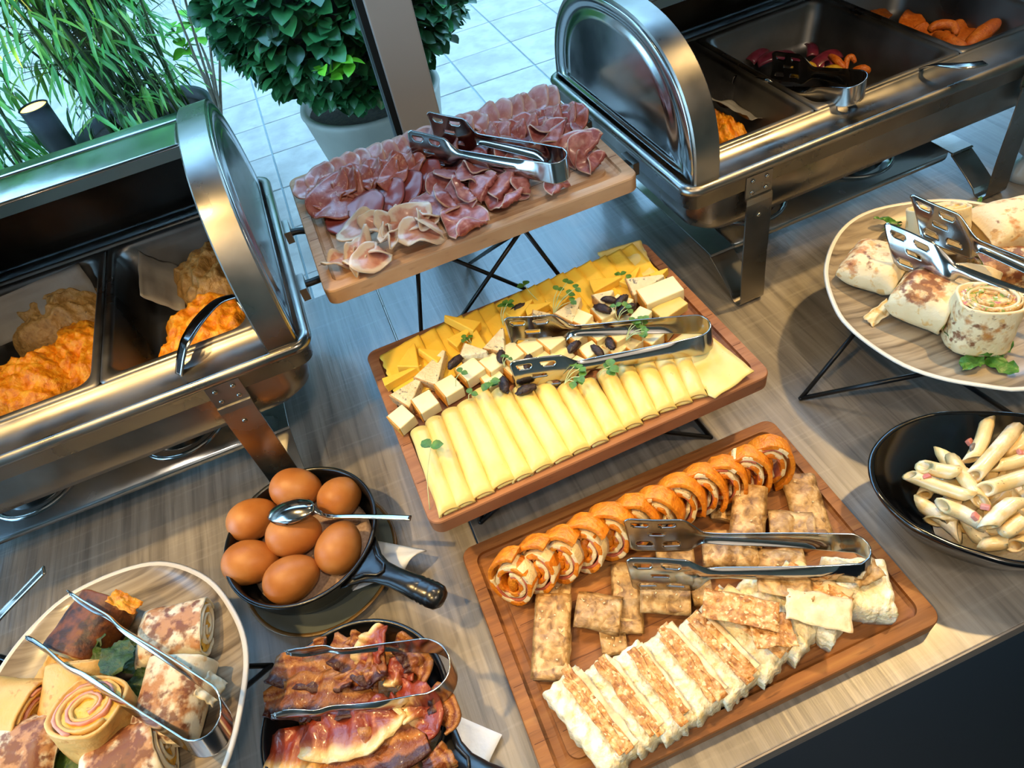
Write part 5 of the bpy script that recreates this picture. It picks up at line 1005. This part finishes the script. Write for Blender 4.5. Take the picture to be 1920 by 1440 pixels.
# ---------------------------------------------------------------- penne
cb = (.452, .172)
o = mk('creamy_sauce', *grid(24, 60, lambda u, v: (.066*u*cos(2*pi*v), .044*u*sin(2*pi*v), (.042*(1-u**2.5)+.004*nz(u*cos(2*pi*v)*5, u*sin(2*pi*v)*5)*(1-u)+.004))), M['sauce'], loc=(cb[0]-.002, cb[1]-.002, .006)); tag(o, 'pool of creamy sauce and pasta under the penne in the black bowl', 'sauce', None, 'stuff')
def penne_mesh(L_=.040, ro=.0056, ri=.0040, bend=0, n=20):
    vs = []; fs = []; prof = [(0, ro), (.15, ro), (.5, ro), (.85, ro), (1, ro), (1, ri), (.5, ri), (0, ri)]
    for u, rr in prof:
        for j in range(n):
            a = 2*pi*j/n; rg = rr+(.00018*cos(a*10) if rr == ro else 0); y = rg*cos(a); z = rg*sin(a)
            x = (u-.5)*L_; x += (z*1.05 if u in (0, 1) else (z*1.05*.4 if u in (.15, .85) else 0)); vs.append((x, y, z+bend*(x/L_)**2*4*.004))
    m_ = len(prof)
    fs = [(i*n+j, i*n+(j+1) % n, ((i+1) % m_)*n+(j+1) % n, ((i+1) % m_)*n+j) for i in range(m_) for j in range(n)]
    return vs, fs
PEN = [((0.3824,0.2241,0.0520), (0.4020,0.1823,0.0620), 'long tube pointing to the left rim'), ((0.3814,0.1866,0.0600), (0.3973,0.1641,0.0560), 'short tube with its cut end facing left'), ((0.3753,0.2015,0.0460), (0.3859,0.1652,0.0440), 'tube lying lowest along the front rim'), ((0.4176,0.2172,0.0640), (0.4052,0.1742,0.0660), 'slim tube in the middle'), ((0.4205,0.2316,0.0560), (0.4158,0.2077,0.0580), 'short tube behind the slim one'), ((0.3975,0.2198,0.0600), (0.4049,0.2104,0.0620), 'open-ended ring-like tube at the left'), ((0.4749,0.2346,0.0660), (0.4312,0.2072,0.0660), 'tube standing up at the back'), ((0.4789,0.2141,0.0740), (0.4163,0.1934,0.0700), 'big pointed tube leaning over the middle'), ((0.4717,0.2026,0.0620), (0.4810,0.2042,0.0660), 'tube peeping up at the back right'), ((0.4417,0.1952,0.0640), (0.4720,0.1885,0.0660), 'orange-tinted tube lying to the right'), ((0.4126,0.1801,0.0700), (0.4516,0.1752,0.0700), 'upper tube crossing to the right edge'), ((0.3932,0.1552,0.0640), (0.4304,0.1626,0.0680), 'tube slanting up with a blunt front end'), ((0.4049,0.1449,0.0600), (0.4294,0.1478,0.0620), 'tube with a round hole facing the front'), ((0.3906,0.1441,0.0500), (0.4059,0.1400,0.0520), 'whitish tube at the front rim'), ((0.3940,0.1648,0.0460), (0.3952,0.1500,0.0420), 'tube half hidden below the front ones'), ((0.4138,0.1362,0.0460), (0.4283,0.1348,0.0460), 'shaded tube deep at the front'), ((0.4187,0.2024,0.0560), (0.4199,0.1808,0.0600), 'sauce-covered tube below the pointed one'), ((0.4476,0.1650,0.0660), (0.4770,0.1589,0.0640), 'tube beyond the crossing one'), ((0.4382,0.1527,0.0660), (0.4509,0.1371,0.0600), 'tube at the right end of the heap'), ((0.4720,0.1809,0.0620), (0.5045,0.1858,0.0580), 'tube at the back end of the heap'), ((0.4376,0.1324,0.0520), (0.4664,0.1370,0.0500), 'tube near the right end rim'), ((0.3905,0.1774,0.0500), (0.3773,0.1791,0.0460), 'tube crossing under the short one')]
for i, (a, b, lb) in enumerate(PEN):
    a, b = Vector(a), Vector(b); d = b-a; L_ = max(d.length, .022); o = fixn(mk('penne', *penne_mesh(L_, .0060+.0004*(i % 3), .0042, .5), M['penne']))
    o.rotation_euler = (Matrix.Rotation(random.uniform(0, 6.28), 3, 'X').to_4x4()).to_euler(); q = d.to_track_quat('X', 'Z') @ Euler((i*1.3, 0, 0)).to_quaternion(); o.rotation_euler = q.to_euler(); o.location = (a+b)/2
    tag(o, 'creamy penne, ' + lb, 'pasta', 'penne in the black bowl')
LOWP = [((0.4021,0.2144,0.0400), 20), ((0.4059,0.2017,0.0440), 70), ((0.4144,0.2012,0.0460), -30), ((0.4091,0.1806,0.0460), 10), ((0.4012,0.1613,0.0400), -50), ((0.4373,0.1878,0.0520), 60), ((0.4284,0.1707,0.0500), 15), ((0.4606,0.1958,0.0500), -20), ((0.4432,0.1770,0.0520), 80), ((0.4349,0.1576,0.0500), 30), ((0.4301,0.1445,0.0440), -25), ((0.4709,0.1798,0.0500), 50), ((0.4630,0.1619,0.0520), 5), ((0.4563,0.1481,0.0480), 70)]
for i, (p, rz) in enumerate(sorted(LOWP, key=lambda q: q[0][0])):
    o = fixn(mk('penne', *penne_mesh(.036, .0060, .0042, .5), M['penne'], None)); put(o, p, i*.9, random.uniform(-.3, .3), radians(rz)); tag(o, 'lower creamy penne in the gaps between the top tubes, %s from the left' % orde(i), 'pasta', 'penne in the black bowl')
for p, lb in (((0.4670,0.1947,0.0700), 'red ham cube at the back right of the penne'), ((0.3925,0.1650,0.0640), 'reddish ham bit in front among the penne'), ((0.3889,0.2142,0.0600), 'pink ham bit at the left among the penne'), ((0.4032,0.1672,0.0680), 'pinkish ham bit in the middle of the penne'), ((0.4476,0.2268,0.0600), 'orange ham bit at the back of the penne')):
    o = mk('ham_bit', *box(-.0035, .0035, -.0028, .0028, -.002, .002), M['ham_bit'], smooth=False, loc=p, rot=(.5, .3, random.uniform(0, 3))); bev(o, .0008, 2); tag(o, lb, 'ham bit')
o = mk('mushroom_slice', *loft(lathe([(.002, 0), (.006, .0005), (.0075, .002), (.006, .0035), (.002, .004)], 20, f=lambda a: 1+.2*cos(2*a))), M['mushroom'], loc=(0.4399,0.2162,0.0660), rot=(.5, .4, 0)); tag(o, 'dark mushroom slice at the back of the penne', 'mushroom')

# ---------------------------------------------------------------- food in the chafing dishes
def heap(name, c, sx, sy, h, m, label, seed, rz=0, n=64, rg=.006, cat='egg', px=2.4):
    def f(u, v):
        x, y = (u-.5)*2, (v-.5)*2; r2 = (abs(x)**px+abs(y)**px)**(1/px); r2 *= 1+.22*nz(x*2, y*2, seed)
        e = max(0, 1-r2**2.2)**.5; q = fbm((x*2.6+seed, y*2.6, seed), 4); k = 1-abs(nz(x*3.1+seed, y*3.1, seed))*2
        return (x*sx*(.96+.05*nz(y*3, seed)), y*sy, h*e*(.86+.22*q)+rg*k*min(1, e*2)+ (0 if e > 0 else -.004))
    o = mk(name, *grid(n, n, f), m, loc=c, rot=(0, 0, radians(rz))); return tag(o, label, cat, None, 'stuff')
zb = .139
q = (-0.2010,0.6629,0.1650); heap('scrambled_eggs', (q[0]+.008, q[1]-.005, zb), .058, .062, .046, M['scramble'], 'bright orange scrambled eggs at the front of the pan beside the chafer end', 1)
q = (-0.1926,0.7576,0.1750); heap('creamy_eggs', (q[0]+.012, q[1]+.010, zb), .050, .064, .044, M['scramble_dull'], 'duller creamy eggs at the back of the pan beside the chafer end', 5)
q = (-0.3963,0.6850,0.1600); heap('scrambled_eggs', (q[0]+.005, q[1]-.004, zb), .056, .052, .046, M['scramble'], 'bright orange scrambled eggs at the front of the left-hand pan', 9)
q = (-0.3429,0.7067,0.1600); heap('scrambled_eggs', (q[0]-.002, q[1]+.005, zb), .042, .060, .034, M['scramble'], 'lower heap of scrambled eggs along the divider of the left-hand pan', 12)
q = (-0.3719,0.7837,0.1750); heap('creamy_eggs', (q[0]+.004, q[1]+.012, zb), .064, .050, .046, M['scramble_dull'], 'duller creamy eggs at the back of the left-hand pan', 15)
def paper(c, l, w, rz, rx, ry, label):
    o = mk('baking_paper', *grid(16, 12, lambda u, v: ((u-.5)*l, (v-.5)*w, .006*nz(u*3, v*3, l*99)+.012*(v-.5)**2)), M['liner']); solid(o, .0004); put(o, c, radians(rx), radians(ry), radians(rz)); return tag(o, label, 'paper')
paper((-0.2392,0.7683,0.1720), .10, .05, 92, 50, 0, 'sheet of baking paper standing left of the eggs in the pan beside the chafer end')
paper((-0.3797,0.7990,0.1780), .12, .05, 10, 48, 0, 'sheet of baking paper behind the eggs in the left-hand pan')
spoon([(-0.1438,0.6359,0.2050), (-0.1602,0.6259,0.2120), (-0.1783,0.6015,0.2160), (-0.1929,0.5809,0.2140), (-0.2025,0.5730,0.2060), (-0.2144,0.5640,0.1900)], ((-0.1301,0.6349,0.1800), (-0.1438,0.6359,0.2050)), .040, 'steel serving spoon with bent handle hooked over the left chafer rim', 'serving_spoon', (.008, .012, .014, .013, .012, .010))
q = (0.4668,0.6619,0.1650); o = heap('scrambled_eggs', (q[0]+.0, q[1]+.012, zb), .028, .046, .038, M['scramble'], 'orange omelette pieces at the front of the first pan in the right chafing dish', 21)
paper((0.4922,0.6970,0.1720), .07, .05, 100, 30, 0, 'sheet of baking paper in the first pan of the right chafing dish')
ONI = [((0.6220,0.8305,0.1550), .018, 20, 'red onion wedge at the left of the mushroom pan'), ((0.6326,0.8123,0.1530), .020, -20, 'dark red onion layer in the mushroom pan'), ((0.6776,0.7846,0.1600), .016, 60, 'bright red onion piece behind the mushrooms'), ((0.6741,0.7505,0.1600), .022, 10, 'long pinkish onion strip behind the mushrooms'), ((0.6544,0.7976,0.1530), .018, 90, 'pale onion strip left of the red piece'), ((0.6688,0.7406,0.1580), .012, 0, 'brownish onion piece beside the mushroom slices')]
for i, (p, l, rz, lb) in enumerate(ONI):
    o = mk('onion_piece', *grid(12, 8, lambda u, v: (l*(u-.5)*2, (v-.5)*l, .5*l*(1-(2*u-1)**2)*.5-.8*l*(v-.5)**2)), M['onion']); solid(o, .0016); put(o, p, .2, -.1, radians(rz)); tag(o, lb, 'onion', 'red onion pieces')
def curved(pts, r, m, name, label, cat, group=None, seed=0, sq=1):
    P = spline(pts, 8); c = Vector(P[len(P)//2]); n = len(P)
    rr = [r*(max(.25, sin(pi*min(1, max(0, (i+.6)/(n+.2))))**.35))*(1+.08*nz(i*.5, seed)) for i in range(n)]
    v, f = tube([p-c for p in P], rr, 14, sq=sq); return tag(mk(name, v, f, m, loc=c), label, cat, group)
curved([(0.6118,0.7410,0.1640), (0.6196,0.7263,0.1700), (0.6329,0.7216,0.1660)], .011, M['courgette'], 'courgette_chunk', 'yellow grilled courgette chunk next to the tongs arm', 'vegetable', None, 1)
curved([(0.6402,0.7143,0.1640), (0.6471,0.7037,0.1680), (0.6553,0.6950,0.1640)], .008, M['courgette'], 'courgette_chunk', 'yellow vegetable chunk in the middle of the mushroom pan', 'vegetable', None, 2)
curved([(0.6670,0.7370,0.1700), (0.6595,0.7145,0.1740), (0.6616,0.6996,0.1680)], .0050, M['sausage'], 'mushroom_strip', 'long browned mushroom strip slanting to the ring', 'vegetable', None, 3)
curved([(0.6635,0.6992,0.1660), (0.6709,0.7087,0.1740), (0.6762,0.7070,0.1760), (0.6780,0.7009,0.1700)], .0040, M['sausage'], 'mushroom_ring', 'ring-shaped browned mushroom piece standing between two strips', 'vegetable', None, 4)
curved([(0.6678,0.6913,0.1660), (0.6732,0.6818,0.1700), (0.6813,0.6775,0.1660)], .0058, M['sausage'], 'mushroom_strip', 'short mushroom strip at the right of the ring', 'vegetable', None, 5)
curved([(0.6435,0.7276,0.1620), (0.6352,0.7124,0.1640), (0.6364,0.7042,0.1620)], .0045, M['sausage'], 'mushroom_strip', 'small mushroom strip between the yellow chunks', 'vegetable', None, 6)
curved([(0.8034,0.6500,0.1680), (0.8273,0.6545,0.1760), (0.8651,0.6677,0.1760)], .0105, M['sausage'], 'sausage', 'thick orange sausage leaning to the right in the far pan', 'sausage', 'sausages in the far pan', 7)
curved([(0.8066,0.7034,0.1660), (0.7925,0.6724,0.1720), (0.7970,0.6459,0.1700)], .0095, M['sausage'], 'sausage', 'orange sausage lying low at the front of the far pan', 'sausage', 'sausages in the far pan', 8)
curved([(0.8001,0.7099,0.1700), (0.8083,0.7092,0.1760), (0.8217,0.6964,0.1760), (0.8166,0.6814,0.1700)], .0065, M['sausage'], 'sausage', 'curled orange sausage behind the low one', 'sausage', 'sausages in the far pan', 9)
curved([(0.8850,0.6789,0.1600), (0.9024,0.6691,0.1620)], .0080, M['sausage'], 'sausage', 'short sausage end at the right of the far pan', 'sausage', 'sausages in the far pan', 10)
for i, (p, l, rz, lb) in enumerate([((0.8246,0.7648,0.1600), .045, 40, 'flat orange ham slice at the left of the sausages'), ((0.8189,0.7322,0.1560), .040, -10, 'flat orange ham slice in front of the sausages'), ((0.8513,0.7061,0.1560), .045, 20, 'dark ham slice under the sausages'), ((0.8299,0.8314,0.1520), .040, 60, 'dark red ham slice at the back left of the far pan')]):
    o = sheet('ham_slice', l*.5, l*.4, M['sausage'], 700+i, .003, 3); put(o, p, .2, -.15, radians(rz)); tag(o, lb, 'ham slice')
tongs('steel tongs with slotted blades resting over the rim of the right chafing dish', (0.5680,0.7274,0.1920), (0.5188,0.7357,0.1740), (0.5795,0.5787,0.2140), tilt=(0, .1, 1), w_=(.036, .013, .022), hr=.015, nu=150)
o = ribbon([(0.7135,0.5481,0.2130), (0.6960,0.5528,0.2140), (0.6847,0.5684,0.2120), (0.6809,0.5913,0.2050), (0.6844,0.6256,0.1800)], (.010, .013, .010, .006, .005), .0016, M['tong'], 'serving_spoon', None, (0, 0, 1)); tag(o, 'steel spoon handle with eyelet lying across the rim of the right chafing dish', 'spoon')

# ---------------------------------------------------------------- outdoor plants and lamp
def planter(c, prof, m, label, soil_z, soil_r, cat='planter'):
    r = root('planter', (c[0], c[1], GZ)); mk('pot', *loft(lathe(prof, 48), cap1=False), m, r)
    mk('soil', *grid(14, 30, lambda u, v: (soil_r*u*cos(2*pi*v), soil_r*u*sin(2*pi*v), soil_z+.012*nz(u*4, v*9))), M['soil'], r); return tag(r, label, cat)
BU = (.205, 2.27)
planter(BU, [(.15, 0), (.165, .004), (.232, .40), (.236, .41), (.232, .42), (.215, .42), (.212, .39), (.19, .3)], M['pot_beige'], 'tapered beige planter holding the round clipped hedge', .385, .212)
def leaf_flat(l, w): return leaf_mesh(l, w, .22, .28, 6)
bush = root('hedge_ball', (BU[0], BU[1], GZ+.39))
bz = .385; BR = .352
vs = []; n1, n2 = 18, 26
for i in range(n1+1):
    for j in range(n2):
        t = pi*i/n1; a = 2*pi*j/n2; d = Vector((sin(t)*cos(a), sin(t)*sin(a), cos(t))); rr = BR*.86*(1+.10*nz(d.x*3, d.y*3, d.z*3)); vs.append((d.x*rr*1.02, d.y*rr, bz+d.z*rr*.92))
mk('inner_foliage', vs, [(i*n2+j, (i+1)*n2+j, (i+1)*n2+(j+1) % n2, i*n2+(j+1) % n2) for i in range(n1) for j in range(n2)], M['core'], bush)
mk('stem', *tube([(0, 0, 0), (.01, 0, .12)], .018, 8), M['twig'], bush)
rn = random.Random(5); L = []
camv = Vector((0, 0, .63))
for k in range(5200):
    t = math.acos(rn.uniform(-1, .98)); a = rn.uniform(0, 2*pi); d = Vector((sin(t)*cos(a), sin(t)*sin(a), cos(t))); rr = BR*(rn.uniform(.88, 1.03)+.05*nz(d.x*3, d.y*3, d.z*3)*2)
    p = Vector((d.x*rr*1.04, d.y*rr, bz+d.z*rr*.94)); wp_ = p+bush.location; 
    if d.dot((camv-wp_).normalized()) < -.25: continue
    az = atan2(d.y, d.x)+rn.uniform(-.9, .9); pt = rn.uniform(-.9, .5) - d.z*.3
    rot = Euler((rn.uniform(-.6, .6), -pt*-1 if False else pt, az)); L.append((-(d.dot((camv-wp_).normalized())) , p, rot, rn.uniform(.75, 1.2)))
L.sort(key=lambda q: q[0])
lm = None
def bake(items, lv, lf_):
    V = []; F = []
    for _, p, rot, s in items:
        mt = rot.to_matrix()*s; o_ = len(V); V += [tuple(mt @ Vector(q)+p) for q in lv]; F += [tuple(i+o_ for i in f) for f in lf_]
    return V, F
LV, LF = leaf_flat(.050, .042)
big = L[:280]; rest = L[280:]
for k, (_, p, rot, s) in enumerate(big):
    p = p*1.0; 
    if lm is None: lm = mk('leaf', LV, LF, M['leaf'], bush); o = lm
    else: o = lm.copy(); COL.objects.link(o)
    o.location = p; o.rotation_euler = rot; o.scale = (s*1.1,)*3
for part in range(3):
    q = mk('leaf_mass', *bake(rest[part::3], LV, LF), M['leaf'], bush); q['kind'] = 'stuff'
YL = [Vector(q)-bush.location for q in ((0.0851,1.9188,-0.0900), (0.1374,1.9127,-0.0900), (0.1108,2.0042,0.0200))]
for c in YL:
    for k in range(6):
        mk('young_leaf', *leaf_flat(.046, .034), M['leaf_new'], bush, loc=(c[0]+rn.uniform(-.02, .02), c[1]-.02, c[2]+rn.uniform(-.02, .02)), rot=(rn.uniform(-.5, .5), rn.uniform(-.7, .2), k*1.05+rn.uniform(-.3, .3)))
tag(bush, 'dense clipped green hedge ball seen through the window behind the grey mullion', 'hedge')
BP = (-.56, 2.72)
planter(BP, [(.19, 0), (.20, .004), (.245, .36), (.25, .37), (.25, .39), (.236, .39), (.23, .35), (.2, .3)], M['pot_black'], 'round black planter of the bamboo outside the window', .35, .232)
bam = root('bamboo', (BP[0], BP[1], GZ+.345)); rn = random.Random(11); canes = []; twigs = []; LL_ = []
for k in range(56):
    a = rn.uniform(0, 6.28); r0 = rn.uniform(0, .17); b0 = Vector((r0*cos(a)*1.1, r0*sin(a), 0)); lean = Vector((rn.gauss(-.14, .32), rn.gauss(-.02, .22), 0)); h = rn.uniform(1.5, 2.4)
    pts = [b0, b0+lean*.35+Vector((0, 0, h*.4)), b0+lean*1.0+Vector((0, 0, h*.8)), b0+lean*1.7+Vector((0, 0, h))]
    P = spline(pts, 4); canes.append(tube(P, [.0050*(1-.6*i/len(P)) for i in range(len(P))], 6))
    for q in range(int(h*50)):
        f = rn.uniform(.10, 1)**.9; i = min(int(f*(len(P)-1)), len(P)-1); p = P[i]; az = rn.uniform(0, 6.28); ln = rn.uniform(.03, .15); e = p+Vector((ln*cos(az), ln*sin(az), rn.uniform(-.02, .06)))
        if q % 3 == 0: twigs.append(tube([p, e], .0012, 4))
        rot = Euler((rn.uniform(-.5, .5), rn.uniform(.1, 1.1), az+rn.uniform(-.7, .7))); wp_ = e+bam.location; LL_.append(((wp_-camv).length, e, rot, rn.uniform(.6, 1.25)))
o = mk('canes', *join(*canes), M['cane'], bam); o['kind'] = 'stuff'; o = mk('twigs', *join(*twigs), M['cane'], bam); o['kind'] = 'stuff'
LV, LF = leaf_mesh(.092, .0125, .35, .2, 6); LL_.sort(key=lambda q: q[0]); lm = None
for k, (_, p, rot, s) in enumerate(LL_[:260]):
    if lm is None: lm = mk('leaf', LV, LF, M['bamboo'], bam); o = lm
    else: o = lm.copy(); COL.objects.link(o)
    o.location = p; o.rotation_euler = rot; o.scale = (s,)*3
for part in range(4):
    q = mk('leaf_mass', *bake(LL_[260+part::4], LV, LF), M['bamboo'], bam); q['kind'] = 'stuff'
tag(bam, 'tall feathery green bamboo outside the window at upper left', 'bamboo')
# second clump further left, with low foliage
b2 = root('bamboo', (-1.25, 2.75, GZ)); canes = []; LL_ = []
for k in range(36):
    b0 = Vector((rn.uniform(-.35, .3), rn.uniform(-.25, .25), 0)); lean = Vector((rn.gauss(.05, .28), rn.gauss(-.04, .2), 0)); h = rn.uniform(1.6, 2.7); P = spline([b0, b0+lean*.4+Vector((0, 0, h*.5)), b0+lean+Vector((0, 0, h))], 5)
    canes.append(tube(P, .0042, 5))
    for q in range(int(h*44)):
        f = rn.uniform(.05, 1); p = P[min(int(f*(len(P)-1)), len(P)-1)]; az = rn.uniform(0, 6.28); ln = rn.uniform(.02, .12); e = p+Vector((ln*cos(az), ln*sin(az), rn.uniform(-.02, .05)))
        LL_.append((0, e, Euler((rn.uniform(-.5, .5), rn.uniform(.1, 1.1), az)), rn.uniform(.6, 1.25)))
o = mk('canes', *join(*canes), M['cane'], b2); o['kind'] = 'stuff'
for part in range(4):
    q = mk('leaf_mass', *bake(LL_[part::4], LV, LF), M['bamboo'], b2); q['kind'] = 'stuff'
tag(b2, 'second bamboo clump at the far left behind the garden lamp', 'bamboo')
# bare twiggy shrub between bamboo and hedge
tw = root('twiggy_shrub', (-.30, 2.62, GZ+.345)); rn = random.Random(3)
for k, (dx, dy, h) in enumerate(((.20, -.10, .62), (.12, .0, .72), (.26, -.02, .55), (.05, -.08, .6))):
    P = spline([(0, 0, 0), (dx*.4, dy*.4, h*.4), (dx*.9, dy, h*.75), (dx*1.3, dy*1.2, h)], 6); mk('branch', *tube(P, [.0055*(1-.7*i/len(P)) for i in range(len(P))], 7), M['twig'], tw)
    for q in range(9):
        p = P[rn.randint(8, len(P)-1)]; mk('leaf', *leaf_flat(.060, .042), M['leaf_new'], tw, loc=tuple(p), rot=(rn.uniform(-.6, .6), rn.uniform(-.8, .4), rn.uniform(0, 6.28)))
for tip in ((-0.2695,2.8286,-0.1300), (-0.2555,2.6861,-0.1400), (-0.3135,2.6907,-0.1700), (-0.3237,2.7428,-0.1200)):
    e = Vector(tip)-tw.location; P = spline([(0, 0, 0), tuple(e*.5+Vector((.02, 0, .03))), tuple(e)], 5); mk('branch', *tube(P, [.004*(1-.6*i/len(P)) for i in range(len(P))], 6), M['twig'], tw)
    for q in range(4): mk('leaf', *leaf_flat(.058, .044), M['leaf_new'], tw, loc=tuple(P[-1-q//2]), rot=(rn.uniform(-.5, .5), rn.uniform(-.7, .2), q*1.6+rn.uniform(-.3, .3)))
tag(tw, 'bare twigs with a few round bright leaves between the bamboo and the hedge', 'shrub')
sl = root('garden_spotlight', (-.785, 2.50, GZ))
mk('spike', *tube([(.02, 0, 0), (.01, 0, .40)], .012, 8), M['lamp_body'], sl)
mk('housing', *loft(lathe([(.02, .40), (.040, .405), (.043, .42), (.044, .60), (.046, .604), (.042, .606), (.039, .58), (.001, .575)], 32), cap1=False), M['lamp_body'], sl)
mk('lens', *loft(lathe([(.0405, .600), (.030, .603), (.001, .604)], 28), cap1=False), M['lamp_glow'], sl)
for k in range(3): mk('bracket', *tube([(.045*cos(k*2.1), .045*sin(k*2.1), .42), (.02*cos(k*2.1), .02*sin(k*2.1), .36)], .004, 6), M['lamp_body'], sl)
tag(sl, 'black cylindrical garden spotlight glowing warm yellow among the bamboo', 'lamp')
pl2 = bpy.data.lights.new('garden_light', 'SPOT'); pl2.energy = 160; pl2.color = (1, .62, .15); pl2.spot_size = radians(75); pl2.shadow_soft_size = .03
po2 = bpy.data.objects.new('garden_light', pl2); COL.objects.link(po2); po2.location = (-.785, 2.50, GZ+.60); po2.rotation_euler = (pi+.1, .1, 0)

# tall greenery across the terrace, above and beyond the picture, seen only in reflections
rn = random.Random(21)
def green(u, v): return (-9+18*u, .5*nz(u*14, v*6)+.25*nz(u*40, v*18), 6.2*v)
bt = mk('background_trees', *grid(150, 50, green), mat('distant_foliage', [(.36, '0c2410'), (.5, '245228'), (.64, '4c8a40')], n=2.2, det=8, rough=.7, bump=.05, bn=5), loc=(0, 9.2, GZ)); tag(bt, 'wall of dark green trees across the terrace beyond the hedge', 'trees', None, 'stuff')
